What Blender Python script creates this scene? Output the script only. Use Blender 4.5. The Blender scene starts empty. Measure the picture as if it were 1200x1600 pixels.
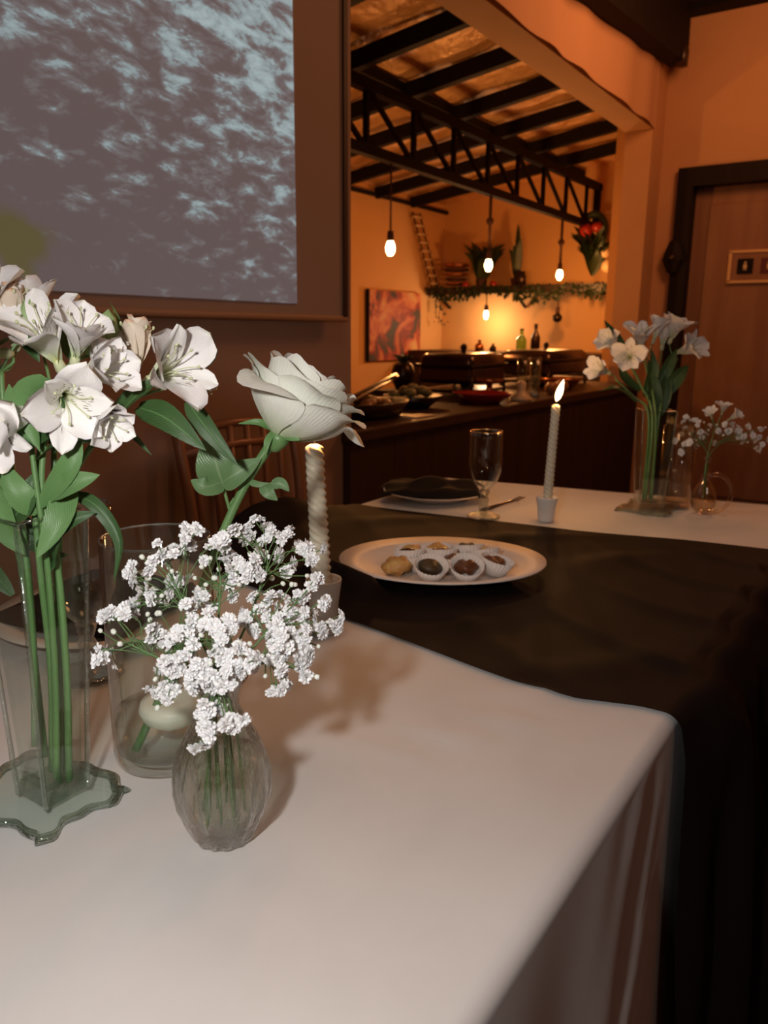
import bpy, math, random
from mathutils import Vector, Matrix

random.seed(11)
sc = bpy.context.scene
col = sc.collection
PI = math.pi
V = Vector

# ---------------------------------------------------------------- camera
cam_d = bpy.data.cameras.new('camera')
cam = bpy.data.objects.new('camera', cam_d)
col.objects.link(cam)
sc.camera = cam
_p, _r, _y = math.radians(13.0), math.radians(0.49), math.radians(33.8)
_f = V((math.cos(_y) * math.cos(_p), math.sin(_y) * math.cos(_p), -math.sin(_p)))
_ri = V((math.sin(_y), -math.cos(_y), 0))
_dn = _f.cross(_ri)
_x = math.cos(_r) * _ri - math.sin(_r) * _dn
_d = math.sin(_r) * _ri + math.cos(_r) * _dn
m = Matrix((_x, -_d, -_f)).transposed().to_4x4()
m.translation = (0, 0, 1.12)
cam.matrix_world = m
cam_d.sensor_fit = 'VERTICAL'
cam_d.sensor_height = 36.0
cam_d.lens = 1221.0 / 1600.0 * 36.0
cam_d.clip_start = 0.01
cam_d.dof.use_dof = True
cam_d.dof.focus_distance = 0.66
cam_d.dof.aperture_fstop = 11.0

# ---------------------------------------------------------------- world, lights, exposure
sc.view_settings.view_transform = 'Standard'
sc.view_settings.look = 'None'
sc.view_settings.exposure = 0.0
sc.view_settings.gamma = 1.0
sc.view_settings.use_curve_mapping = False
sc.cycles.use_denoising = True
sc.cycles.max_bounces = 14
sc.cycles.transparent_max_bounces = 40
sc.cycles.sample_clamp_indirect = 4.0
wd = bpy.data.worlds.new('world')
sc.world = wd
wd.use_nodes = True
wd.node_tree.nodes['Background'].inputs['Color'].default_value = (0.02, 0.011, 0.007, 1)
wd.node_tree.nodes['Background'].inputs['Strength'].default_value = 1.0

def point_light(name, loc, colr, power, radius):
    l = bpy.data.lights.new(name, 'POINT')
    l.color = colr; l.energy = power; l.shadow_soft_size = radius
    o = bpy.data.objects.new(name, l); col.objects.link(o); o.location = loc
    return o
# hand-held white light beside the photographer's camera
fl = bpy.data.lights.new('hand_lamp', 'SPOT')
fl.color = (1.0, 0.96, 0.94); fl.energy = 12.0; fl.shadow_soft_size = 0.02
fl.spot_size = math.radians(100); fl.spot_blend = 0.8
flo = bpy.data.objects.new('hand_lamp', fl); col.objects.link(flo)
flo.location = (-0.05, 0.14, 1.20)
flo.rotation_euler = (V((0.42, 0.36, 0.86)) - flo.location).to_track_quat('-Z', 'Y').to_euler()
# warm ceiling lamps of the dining room, out of frame
WARM = (1.0, 0.38, 0.14)
point_light('dining_lamp', (3.6, 0.35, 2.58), WARM, 44, 0.30)
point_light('dining_lamp', (0.9, 0.45, 2.62), (1.0, 0.50, 0.25), 12, 0.25)
point_light('neutral_fill', (-0.3, -1.6, 2.2), (1.0, 0.90, 0.80), 5, 0.15)  # added neutral fill, no lamp of the room; lifts the hanging tablecloth side

# ---------------------------------------------------------------- helpers
class MB:
    def __init__(s):
        s.v = []; s.f = []; s.uv = {}
    def box(s, a, b):
        n = len(s.v)
        for z in (a[2], b[2]):
            s.v += [(a[0], a[1], z), (b[0], a[1], z), (b[0], b[1], z), (a[0], b[1], z)]
        s.f += [tuple(n + i for i in q) for q in ((3, 2, 1, 0), (4, 5, 6, 7), (0, 1, 5, 4), (1, 2, 6, 5), (2, 3, 7, 6), (3, 0, 4, 7))]
        return s
    def beam(s, p, q, w, h, up=(0, 0, 1)):
        p, q = V(p), V(q); d = (q - p).normalized(); u = V(up)
        a = d.cross(u)
        if a.length < 1e-4: a = d.cross(V((1, 0, 0)))
        a.normalize(); b = a.cross(d).normalized()
        n = len(s.v)
        for c in (p, q):
            for i, j in ((-1, -1), (1, -1), (1, 1), (-1, 1)):
                s.v.append(tuple(c + a * (i * w / 2) + b * (j * h / 2)))
        s.f += [tuple(n + i for i in k) for k in ((3, 2, 1, 0), (4, 5, 6, 7), (0, 1, 5, 4), (1, 2, 6, 5), (2, 3, 7, 6), (3, 0, 4, 7))]
        return s
    def tube(s, pts, rad, seg=8, cap=True, lobes=0, amp=0, twist=0):
        pts = [V(p) for p in pts]; N = len(pts)
        if not hasattr(rad, '__len__'): rad = [rad] * N
        n0 = len(s.v); prev = None
        for i, p in enumerate(pts):
            t = (pts[min(i + 1, N - 1)] - pts[max(i - 1, 0)]).normalized()
            if prev is None:
                a = t.cross(V((0.3, 0.2, 1)) if abs(t.z) < .9 else V((1, 0.1, 0))).normalized()
            else:
                a = (prev - t * prev.dot(t)).normalized()
            prev = a; b = t.cross(a)
            for k in range(seg):
                th = 2 * PI * k / seg
                r = rad[i] * (1 + amp * math.cos(lobes * th + twist * i)) if lobes else rad[i]
                s.v.append(tuple(p + a * (r * math.cos(th)) + b * (r * math.sin(th))))
        for i in range(N - 1):
            for k in range(seg):
                k2 = (k + 1) % seg
                s.f.append((n0 + i * seg + k, n0 + i * seg + k2, n0 + (i + 1) * seg + k2, n0 + (i + 1) * seg + k))
        if cap:
            s.f.append(tuple(n0 + k for k in reversed(range(seg))))
            s.f.append(tuple(n0 + (N - 1) * seg + k for k in range(seg)))
        return s
    def lathe(s, prof, c=(0, 0, 0), seg=32, ribs=0, amp=0, wob=0, closed=False, sx=1, sy=1):
        n0 = len(s.v); N = len(prof)
        for i, pr in enumerate(prof):
            r, z = pr[0], pr[1]
            am = pr[2] if len(pr) > 2 else 1
            for k in range(seg):
                th = 2 * PI * k / seg
                rr = r * (1 + am * amp * math.cos(ribs * th + wob * math.sin(z * 160 + 1.7 * math.sin(ribs * th / 2)))) if ribs else r
                s.v.append((c[0] + sx * rr * math.cos(th), c[1] + sy * rr * math.sin(th), c[2] + z))
        M_ = N if closed else N - 1
        for i in range(M_):
            j = (i + 1) % N
            for k in range(seg):
                k2 = (k + 1) % seg
                s.f.append((n0 + i * seg + k, n0 + i * seg + k2, n0 + j * seg + k2, n0 + j * seg + k))
        if not closed:
            if prof[0][0] > 1e-5 and prof[0][1] is not None and getattr(s, 'capb', True): s.f.append(tuple(n0 + k for k in reversed(range(seg))))
            if prof[-1][0] > 1e-5: s.f.append(tuple(n0 + (N - 1) * seg + k for k in range(seg)))
        return s
    def grid(s, rows, close=False):
        n0 = len(s.v); A = len(rows); B = len(rows[0])
        for i, r in enumerate(rows):
            for j, p in enumerate(r):
                s.uv[len(s.v)] = (j / max(B - 1, 1), i / max(A - 1, 1))
                s.v.append(tuple(p))
        for i in range(A - 1):
            for j in range(B - 1 + (1 if close else 0)):
                j2 = (j + 1) % B
                s.f.append((n0 + i * B + j, n0 + i * B + j2, n0 + (i + 1) * B + j2, n0 + (i + 1) * B + j))
        return s
    def ball(s, c, r, seg=10, rings=6, sz=1.0):
        return s.lathe([(max(r * math.sin(PI * i / rings), 1e-6), -r * sz * math.cos(PI * i / rings)) for i in range(rings + 1)], c, seg)
    def poly(s, pts, z0, z1):
        n = len(s.v); N = len(pts)
        for z in (z0, z1):
            for p in pts: s.v.append((p[0], p[1], z))
        s.f.append(tuple(n + i for i in reversed(range(N)))); s.f.append(tuple(n + N + i for i in range(N)))
        for i in range(N):
            j = (i + 1) % N
            s.f.append((n + i, n + j, n + N + j, n + N + i))
        return s
    def mesh(s, name, mat, smooth=True, off=None):
        me = bpy.data.meshes.new(name)
        vs = s.v if off is None else [(a - off[0], b - off[1], c - off[2]) for a, b, c in s.v]
        me.from_pydata(vs, [], s.f)
        if s.uv:
            ul = me.uv_layers.new(name='UVMap')
            li = [0] * len(me.loops); me.loops.foreach_get('vertex_index', li)
            fl_ = []
            for i in li: fl_ += s.uv.get(i, (0, 0))
            ul.data.foreach_set('uv', fl_)
        if smooth: me.polygons.foreach_set('use_smooth', [True] * len(me.polygons))
        me.materials.append(mat)
        me.update()
        return me

def link(name, data, parent=None, mat=None):
    o = bpy.data.objects.new(name, data); col.objects.link(o)
    if parent is not None: o.parent = parent
    if mat is not None: o.matrix_basis = mat
    return o
def tag(o, label, cat, group=None, kind=None):
    o['label'] = label; o['category'] = cat
    if group: o['group'] = group
    if kind: o['kind'] = kind
    return o
def thing(name, label, cat, loc=(0, 0, 0), rotz=0.0, group=None):
    o = bpy.data.objects.new(name, None); col.objects.link(o)
    o.empty_display_size = 0.02
    o.location = loc; o.rotation_euler = (0, 0, rotz)
    return tag(o, label, cat, group)
def part(name, mb, mat, parent, smooth=True, world=None, angle=None):
    """mesh child; with world=<root location> the coordinates are given in world space"""
    me = mb.mesh(name, mat, smooth, world)
    if angle: me.set_sharp_from_angle(angle=math.radians(angle))
    return link(name, me, parent)
def solo(name, mb, mat, label, cat, group=None, kind=None, smooth=True, org=None, angle=None):
    me = mb.mesh(name, mat, smooth, org)
    if angle: me.set_sharp_from_angle(angle=math.radians(angle))
    o = link(name, me)
    if org: o.location = org
    return tag(o, label, cat, group, kind)
def struct(name, mb, mat, parent=None, smooth=False):
    o = link(name, mb.mesh(name, mat, smooth), parent)
    if parent is None: o['kind'] = 'structure'
    return o
def bevel(o, w, n=2):
    b = o.modifiers.new('bevel', 'BEVEL'); b.width = w; b.segments = n; b.limit_method = 'ANGLE'
    return o
def spline(pts, n=6):
    """Catmull-Rom through the points"""
    P = [V(p) for p in pts]; out = []
    P = [P[0] * 2 - P[1]] + P + [P[-1] * 2 - P[-2]]
    for i in range(1, len(P) - 2):
        for k in range(n):
            t = k / n; a, b, c, d = P[i - 1], P[i], P[i + 1], P[i + 2]
            out.append(0.5 * ((2 * b) + (c - a) * t + (2 * a - 5 * b + 4 * c - d) * t * t + (3 * b - a - 3 * c + d) * t ** 3))
    out.append(P[-2]); return out
def blade(mb, pts, w, facing=(-0.6, -0.5, 0.6), fold=0.25, twist=0.0, n=5, shape=0.75, cols=5, wave=0.0):
    """a leaf: ribbon along a spline, widest in the middle, folded along the midrib, turned to a direction"""
    S = spline(pts, n); N = len(S); rows = []; F = V(facing).normalized()
    for i, p in enumerate(S):
        t = i / (N - 1)
        d = (S[min(i + 1, N - 1)] - S[max(i - 1, 0)]).normalized()
        nrm = (F - d * F.dot(d))
        nrm = nrm.normalized() if nrm.length > 1e-3 else V((0, 0, 1))
        sd = d.cross(nrm).normalized()
        if twist:
            q = Matrix.Rotation(twist * t, 3, d); sd = q @ sd; nrm = q @ nrm
        ww = w * (max(math.sin(PI * (0.04 + 0.96 * t) ** shape), 0.0) ** 0.85 + 0.03)
        if t > .999: ww = w * 0.02
        rows.append([p + sd * (ww * u) + nrm * (fold * ww * abs(u) ** 1.5 + wave * ww * math.sin(9 * t + 3 * u)) for u in [(-1 + 2 * k / (cols - 1)) for k in range(cols)]])
    return mb.grid(rows)
def frame_to(axis, roll=0.0, loc=(0, 0, 0), s=1.0):
    z = V(axis).normalized()
    x = V((0, 0, 1)).cross(z)
    if x.length < 1e-3: x = V((1, 0, 0))
    x.normalize(); y = z.cross(x)
    mm = Matrix((x, y, z)).transposed().to_4x4() @ Matrix.Rotation(roll, 4, 'Z') @ Matrix.Scale(s, 4)
    mm.translation = loc
    return mm

# ---------------------------------------------------------------- materials
def nodes(name):
    mt = bpy.data.materials.new(name); mt.use_nodes = True
    return mt, mt.node_tree.nodes, mt.node_tree.links, mt.node_tree.nodes['Principled BSDF']
def mat(name, c, rough=0.6, metal=0.0, var=None, bump=None, spec=0.5, sheen=0.0, sss=0.0, stretch=(1, 1, 1), em=None, trans=0.0, coat=0.0):
    mt, N, L, b = nodes(name)
    b.inputs['Base Color'].default_value = (*c, 1)
    b.inputs['Roughness'].default_value = rough
    b.inputs['Metallic'].default_value = metal
    b.inputs['Specular IOR Level'].default_value = spec
    b.inputs['Coat Weight'].default_value = coat
    if sheen: b.inputs['Sheen Weight'].default_value = sheen
    if sss:
        b.inputs['Subsurface Weight'].default_value = sss
        b.inputs['Subsurface Radius'].default_value = (0.006, 0.004, 0.003)
        b.inputs['Subsurface Scale'].default_value = 0.6
    if trans: b.inputs['Transmission Weight'].default_value = trans
    if em:
        b.inputs['Emission Color'].default_value = (*em[0], 1); b.inputs['Emission Strength'].default_value = em[1]
    if var or bump:
        tc = N.new('ShaderNodeTexCoord'); mp = N.new('ShaderNodeMapping'); mp.inputs['Scale'].default_value = stretch
        L.new(tc.outputs['Object'], mp.inputs['Vector'])
    if var:
        nz = N.new('ShaderNodeTexNoise'); nz.inputs['Scale'].default_value = var[0]; nz.inputs['Detail'].default_value = 4
        L.new(mp.outputs['Vector'], nz.inputs['Vector'])
        rp = N.new('ShaderNodeValToRGB'); rp.color_ramp.elements[0].position = 0.35; rp.color_ramp.elements[1].position = 0.68
        rp.color_ramp.elements[0].color = (*var[1], 1); rp.color_ramp.elements[1].color = (*c, 1)
        L.new(nz.outputs['Fac'], rp.inputs['Fac']); L.new(rp.outputs['Color'], b.inputs['Base Color'])
    if bump:
        nb = N.new('ShaderNodeTexNoise'); nb.inputs['Scale'].default_value = bump[0]; nb.inputs['Detail'].default_value = 5
        L.new(mp.outputs['Vector'], nb.inputs['Vector'])
        bp = N.new('ShaderNodeBump'); bp.inputs['Strength'].default_value = bump[1]; bp.inputs['Distance'].default_value = bump[2]
        L.new(nb.outputs['Fac'], bp.inputs['Height']); L.new(bp.outputs['Normal'], b.inputs['Normal'])
    return mt
def thin_glass(name, tint=(0.96, 0.98, 0.96), rough=0.015, f0=0.045, refr=0.0, bump=None, ior=1.45, edge=0.9, power=4.0):
    """clear glass: passes light straight, mirrors more towards grazing angles; refr adds a share of bending glass"""
    mt, N, L, b = nodes(name)
    N.remove(b); out = N['Material Output']
    tr = N.new('ShaderNodeBsdfTransparent'); tr.inputs['Color'].default_value = (*tint, 1)
    gl = N.new('ShaderNodeBsdfGlossy'); gl.inputs['Roughness'].default_value = rough
    lw = N.new('ShaderNodeLayerWeight'); lw.inputs['Blend'].default_value = 0.5
    pw = N.new('ShaderNodeMath'); pw.operation = 'POWER'; pw.inputs[1].default_value = power
    ma = N.new('ShaderNodeMath'); ma.operation = 'MULTIPLY_ADD'; ma.inputs[1].default_value = edge; ma.inputs[2].default_value = f0
    L.new(lw.outputs['Facing'], pw.inputs[0]); L.new(pw.outputs[0], ma.inputs[0])
    mx = N.new('ShaderNodeMixShader'); L.new(ma.outputs[0], mx.inputs['Fac'])
    L.new(gl.outputs[0], mx.inputs[2])
    first = tr
    if refr:
        rg = N.new('ShaderNodeBsdfGlass'); rg.inputs['IOR'].default_value = ior; rg.inputs['Roughness'].default_value = 0.0
        rg.inputs['Color'].default_value = (*tint, 1)
        m2 = N.new('ShaderNodeMixShader'); m2.inputs['Fac'].default_value = refr
        L.new(tr.outputs[0], m2.inputs[1]); L.new(rg.outputs[0], m2.inputs[2]); first = m2
    L.new(first.outputs[0], mx.inputs[1]); L.new(mx.outputs[0], out.inputs['Surface'])
    if bump:
        tc = N.new('ShaderNodeTexCoord'); nb = N.new('ShaderNodeTexNoise'); nb.inputs['Scale'].default_value = bump[0]
        mp = N.new('ShaderNodeMapping'); mp.inputs['Scale'].default_value = (1, 1, bump[3] if len(bump) > 3 else 1)
        L.new(tc.outputs['Object'], mp.inputs['Vector']); L.new(mp.outputs['Vector'], nb.inputs['Vector'])
        bp = N.new('ShaderNodeBump'); bp.inputs['Strength'].default_value = bump[1]; bp.inputs['Distance'].default_value = bump[2]
        L.new(nb.outputs['Fac'], bp.inputs['Height'])
        for q in (gl, lw): L.new(bp.outputs['Normal'], q.inputs['Normal'])
        if refr: L.new(bp.outputs['Normal'], rg.inputs['Normal'])
    return mt
def petal_mat(name, base, tipc, throat=None, streak=False, veins=True, sss=0.25):
    """petal colours laid along the petal's own length (v) and width (u)"""
    mt, N, L, b = nodes(name)
    uv = N.new('ShaderNodeUVMap'); uv.uv_map = 'UVMap'
    sp = N.new('ShaderNodeSeparateXYZ'); L.new(uv.outputs[0], sp.inputs[0])
    rp = N.new('ShaderNodeValToRGB'); cr = rp.color_ramp
    cr.elements[0].position = 0.0; cr.elements[0].color = (*(throat or base), 1)
    cr.elements[1].position = 1.0; cr.elements[1].color = (*tipc, 1)
    e = cr.elements.new(0.42); e.color = (*base, 1)
    e = cr.elements.new(0.93); e.color = (*base, 1)
    L.new(sp.outputs[1], rp.inputs['Fac']); c_out = rp.outputs['Color']
    if streak:
        # short brown dashes in the throat
        mp = N.new('ShaderNodeMapping'); mp.inputs['Scale'].default_value = (22, 5, 1); L.new(uv.outputs[0], mp.inputs['Vector'])
        vo = N.new('ShaderNodeTexVoronoi'); vo.inputs['Scale'].default_value = 1.0; L.new(mp.outputs[0], vo.inputs['Vector'])
        th = N.new('ShaderNodeMath'); th.operation = 'LESS_THAN'; th.inputs[1].default_value = 0.27; L.new(vo.outputs['Distance'], th.inputs[0])
        r2 = N.new('ShaderNodeValToRGB'); q = r2.color_ramp
        q.elements[0].position = 0.2; q.elements[0].color = (0, 0, 0, 1); q.elements[1].position = 0.3; q.elements[1].color = (1, 1, 1, 1)
        e = q.elements.new(0.68); e.color = (1, 1, 1, 1); e = q.elements.new(0.75); e.color = (0, 0, 0, 1)
        L.new(sp.outputs[1], r2.inputs['Fac'])
        mu = N.new('ShaderNodeMath'); mu.operation = 'MULTIPLY'; L.new(th.outputs[0], mu.inputs[0]); L.new(r2.outputs['Color'], mu.inputs[1])
        mx = N.new('ShaderNodeMix'); mx.data_type = 'RGBA'
        L.new(mu.outputs[0], mx.inputs['Factor']); L.new(c_out, mx.inputs['A']); mx.inputs['B'].default_value = (0.13, 0.06, 0.02, 1)
        c_out = mx.outputs['Result']
    L.new(c_out, b.inputs['Base Color'])
    b.inputs['Roughness'].default_value = 0.55
    b.inputs['Specular IOR Level'].default_value = 0.3
    b.inputs['Subsurface Weight'].default_value = sss
    b.inputs['Subsurface Radius'].default_value = (0.004, 0.004, 0.003); b.inputs['Subsurface Scale'].default_value = 0.5
    if veins:
        wv = N.new('ShaderNodeTexWave'); wv.inputs['Scale'].default_value = 6; wv.inputs['Distortion'].default_value = 1.5
        L.new(uv.outputs[0], wv.inputs['Vector'])
        bp = N.new('ShaderNodeBump'); bp.inputs['Strength'].default_value = 0.12; bp.inputs['Distance'].default_value = 0.001
        L.new(wv.outputs['Fac'], bp.inputs['Height']); L.new(bp.outputs['Normal'], b.inputs['Normal'])
    return mt
def leaf_mat(name, c, c2, rib=(0.12, 0.25, 0.08)):
    mt, N, L, b = nodes(name)
    uv = N.new('ShaderNodeUVMap'); uv.uv_map = 'UVMap'
    sp = N.new('ShaderNodeSeparateXYZ'); L.new(uv.outputs[0], sp.inputs[0])
    rp = N.new('ShaderNodeValToRGB'); cr = rp.color_ramp
    cr.elements[0].position = 0.46; cr.elements[0].color = (1, 1, 1, 1); cr.elements[1].position = 0.54; cr.elements[1].color = (1, 1, 1, 1)
    cr.elements[0].color = (0, 0, 0, 1); e = cr.elements.new(0.5); e.color = (1, 1, 1, 1); cr.elements[2].color = (0, 0, 0, 1)
    L.new(sp.outputs[0], rp.inputs['Fac'])
    tc = N.new('ShaderNodeTexCoord'); nz = N.new('ShaderNodeTexNoise'); nz.inputs['Scale'].default_value = 30
    L.new(tc.outputs['Object'], nz.inputs['Vector'])
    mx = N.new('ShaderNodeMix'); mx.data_type = 'RGBA'; mx.inputs['A'].default_value = (*c, 1); mx.inputs['B'].default_value = (*c2, 1)
    L.new(nz.outputs['Fac'], mx.inputs['Factor'])
    m2 = N.new('ShaderNodeMix'); m2.data_type = 'RGBA'; L.new(rp.outputs['Color'], m2.inputs['Factor'])
    L.new(mx.outputs['Result'], m2.inputs['A']); m2.inputs['B'].default_value = (*rib, 1)
    L.new(m2.outputs['Result'], b.inputs['Base Color'])
    b.inputs['Roughness'].default_value = 0.42; b.inputs['Specular IOR Level'].default_value = 0.45
    wv = N.new('ShaderNodeTexWave'); wv.inputs['Scale'].default_value = 9; wv.inputs['Distortion'].default_value = 2; wv.wave_type = 'BANDS'; wv.bands_direction = 'DIAGONAL'
    L.new(uv.outputs[0], wv.inputs['Vector'])
    bp = N.new('ShaderNodeBump'); bp.inputs['Strength'].default_value = 0.25; bp.inputs['Distance'].default_value = 0.0012
    L.new(wv.outputs['Fac'], bp.inputs['Height']); L.new(bp.outputs['Normal'], b.inputs['Normal'])
    return mt

M_WALL = mat('painted_plaster', (0.62, 0.34, 0.165), 0.75, var=(2.2, (0.56, 0.30, 0.14)), bump=(60, 0.15, 0.004))
M_WALLL = mat('shaded_plaster', (0.36, 0.225, 0.165), 0.8, var=(2.2, (0.32, 0.20, 0.145)), bump=(60, 0.15, 0.004))  # darker copy of painted plaster; this wall's dim light is in the colour
M_WALLK = mat('kitchen_plaster', (0.66, 0.365, 0.145), 0.75, var=(1.5, (0.60, 0.325, 0.12)), bump=(40, 0.15, 0.004))
M_WAIN = mat('dark_panelling', (0.048, 0.020, 0.013), 0.6, spec=0.3, var=(3, (0.034, 0.014, 0.009)), stretch=(6, 6, 0.4))
M_FLOOR = mat('floor_tile', (0.10, 0.055, 0.035), 0.4, var=(4, (0.06, 0.03, 0.02)))
M_CEIL = mat('dark_ceiling', (0.03, 0.016, 0.01), 0.8, var=(3, (0.022, 0.011, 0.007)))
M_BEAM = mat('black_steel', (0.006, 0.004, 0.003), 0.7, var=(20, (0.010, 0.005, 0.004)), spec=0.2)
M_FOIL = mat('foil_insulation', (0.86, 0.54, 0.26), 0.40, metal=0.15, var=(2.6, (0.56, 0.29, 0.12)), bump=(5, 0.9, 0.08))
M_DOORF = mat('dark_door_frame', (0.010, 0.006, 0.004), 0.6, spec=0.2, var=(12, (0.016, 0.008, 0.005)), stretch=(1, 1, 0.2))
M_DOOR = mat('door_wood', (0.30, 0.15, 0.08), 0.5, var=(5, (0.24, 0.11, 0.055)), stretch=(3, 3, 0.3))
M_DRAPE = mat('header_drape_cloth', (0.62, 0.34, 0.18), 0.85, bump=(400, 0.1, 0.001))
M_CLOTH = mat('white_tablecloth', (0.65, 0.63, 0.605), 0.62, var=(9, (0.60, 0.58, 0.555)), bump=(700, 0.12, 0.0006), sheen=0.15, spec=0.35)
M_BLACK = mat('black_satin', (0.0120, 0.0080, 0.0068), 0.6, bump=(500, 0.15, 0.0006), spec=0.04)
M_NAPK = mat('black_napkin_cloth', (0.008, 0.006, 0.006), 0.8, bump=(400, 0.2, 0.0008), spec=0.2)
M_CERAM = mat('glazed_white_ceramic', (0.72, 0.62, 0.54), 0.45, spec=0.4)
M_PORC = mat('white_porcelain_cup', (0.74, 0.72, 0.68), 0.25)
M_PAPER = mat('white_paper', (0.78, 0.74, 0.70), 0.8)
M_WAX = mat('ivory_wax', (0.76, 0.70, 0.53), 0.45, sss=0.35)
M_WAXW = mat('white_wax', (0.78, 0.77, 0.66), 0.4, sss=0.3)
M_WICK = mat('burnt_wick', (0.01, 0.008, 0.006), 0.9)
M_FLAME = mat('flame', (1, 0.75, 0.4), 0.5, em=((1.0, 0.66, 0.34), 9.0))
M_GLASS = thin_glass('clear_glass', f0=0.05, edge=1.0, power=3.0)
M_GLASSA = thin_glass('amber_glass', (0.97, 0.90, 0.80), f0=0.09, edge=1.0, power=2.4)
M_SQ = thin_glass('square_vase_glass', (0.965, 0.985, 0.965), f0=0.04, edge=0.8, power=3.5)
M_SQE = thin_glass('square_vase_edge', (0.93, 0.97, 0.94), f0=0.16, refr=0.15, bump=(220, 0.5, 0.002))
M_BUD = thin_glass('ribbed_crystal', (0.985, 0.995, 0.985), f0=0.045, refr=0.40, ior=1.40, edge=1.0, power=3.4, bump=(240, 0.9, 0.004, 0.09))
M_BUDI = thin_glass('ribbed_crystal_inside', (0.985, 0.995, 0.985), f0=0.03, edge=0.8, power=3.0)
M_SLAB = thin_glass('cast_glass_slab', (0.93, 0.965, 0.94), f0=0.05)
M_SLABE = thin_glass('cast_glass_edge', (0.66, 0.75, 0.68), f0=0.22, refr=0.2, bump=(260, 0.9, 0.003))
M_WATERG = thin_glass('goblet_water', (0.97, 0.985, 0.97), f0=0.005, edge=0.25, rough=0.05)
M_WATERS = thin_glass('square_vase_water', (0.95, 0.98, 0.94), f0=0.05, edge=0.6, refr=0.22, ior=1.2)
M_WATER = thin_glass('water', (0.975, 0.985, 0.97), f0=0.03, edge=0.6)
M_WATERB = thin_glass('vase_water', (0.975, 0.99, 0.97), f0=0.03, refr=0.15, ior=1.1, edge=0.5)
M_STEM = mat('green_stem', (0.10, 0.21, 0.065), 0.4, var=(60, (0.15, 0.28, 0.10)), stretch=(1, 1, 0.15))
M_STEMD = mat('fine_green_stem', (0.10, 0.19, 0.06), 0.5)
M_LEAF = leaf_mat('flower_leaf', (0.032, 0.080, 0.024), (0.060, 0.125, 0.038))
M_LEAFB = leaf_mat('bright_leaf', (0.085, 0.20, 0.060), (0.16, 0.29, 0.105))
M_ROSELEAF = leaf_mat('rose_leaf', (0.10, 0.19, 0.075), (0.14, 0.24, 0.10), (0.22, 0.32, 0.16))
M_PETO = petal_mat('white_outer_petal', (0.88, 0.85, 0.83), (0.80, 0.78, 0.66), (0.60, 0.70, 0.40))
M_PETI = petal_mat('white_inner_petal', (0.88, 0.86, 0.83), (0.82, 0.79, 0.72), (0.66, 0.70, 0.26), streak=True)
M_PETP = petal_mat('fading_peach_petal', (0.72, 0.62, 0.50), (0.70, 0.38, 0.22), (0.55, 0.55, 0.30))
M_ROSE = petal_mat('cream_rose_petal', (0.76, 0.77, 0.68), (0.75, 0.74, 0.66), (0.56, 0.68, 0.40), sss=0.35)
M_BUDG = leaf_mat('green_bud', (0.22, 0.38, 0.13), (0.40, 0.50, 0.25), (0.1, 0.25, 0.06))
M_FLOR = mat('tiny_white_petals', (0.88, 0.87, 0.86), 0.7, sss=0.2)
M_FLORB = mat('closed_white_bud', (0.80, 0.84, 0.74), 0.6)
M_ANTH = mat('anther', (0.62, 0.66, 0.40), 0.6)
M_BROWN = mat('dark_kitchen_metal', (0.035, 0.018, 0.011), 0.3, metal=0.7)
M_STEEL = mat('chafing_steel', (0.10, 0.06, 0.045), 0.25, metal=0.9)
M_WOODK = mat('dark_counter_wood', (0.035, 0.015, 0.008), 0.5, var=(5, (0.022, 0.010, 0.005)), stretch=(0.4, 3, 3))
M_CTOP = mat('counter_top', (0.050, 0.022, 0.011), 0.38, var=(6, (0.034, 0.015, 0.008)))
M_CHAIR = mat('copper_chair_paint', (0.30, 0.145, 0.085), 0.4, metal=0.15)
M_CORD = mat('brown_cord', (0.06, 0.02, 0.012), 0.8)
M_BULB = mat('lit_bulb', (1, 0.8, 0.5), 0.3, em=((1.0, 0.64, 0.30), 22.0))
M_GREEND = leaf_mat('kitchen_foliage', (0.014, 0.026, 0.008), (0.025, 0.04, 0.012), (0.03, 0.05, 0.015))

# ================================================================ setting
YW, XR = 1.42, 5.05
struct('floor', MB().box((-3.1, -3.1, -0.06), (7.1, 4.1, 0.0)), M_FLOOR)
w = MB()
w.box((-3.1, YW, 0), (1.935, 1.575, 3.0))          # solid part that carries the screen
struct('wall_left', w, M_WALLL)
w = MB()
w.box((1.935, YW, 2.25), (XR, 1.575, 3.0))         # header over the serving opening
w.box((4.82, YW, 0), (XR, 1.575, 2.25))            # pier in the corner
struct('wall_header', w, M_WALL)
struct('wall_counter', MB().box((1.937, YW, 0), (4.818, 1.56, 0.788)), M_WAIN)
r = MB()
r.box((XR, -3.1, 0), (5.20, 0.36, 3.0)); r.box((XR, 1.24, 0), (5.20, 1.575, 3.0)); r.box((XR, 0.36, 1.99), (5.20, 1.24, 3.0))
struct('wall_right', r, M_WALL)
struct('wall_front', MB().box((-3.1, -3.25, 0), (5.2, -3.1, 3.0)), M_WALL)
struct('wall_rear', MB().box((-3.25, -3.25, 0), (-3.1, 4.1, 3.0)), M_WALL)
struct('ceiling', MB().box((-3.25, -3.25, 2.89), (5.2, 1.42, 3.0)), M_CEIL)
# door: dark frame with a brown panelled leaf set back in the wall
d = struct('door_1', MB().box((5.10, 0.36, 0.005), (5.145, 1.24, 1.99)), M_DOOR)
fr = MB().box((5.0, 1.215, 0.0), (5.16, 1.305, 2.06)); part('frame_jamb', fr, M_DOORF, d, False)
part('frame_jamb', MB().box((5.0, 0.30, 0.0), (5.16, 0.385, 2.06)), M_DOORF, d, False)
part('frame_head', MB().box((5.0, 0.385, 1.955), (5.16, 1.215, 2.06)), M_DOORF, d, False)
bevel(part('door_panel', MB().box((5.088, 0.47, 0.14), (5.101, 1.13, 1.86)), M_DOOR, d, False), 0.008)
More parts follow.
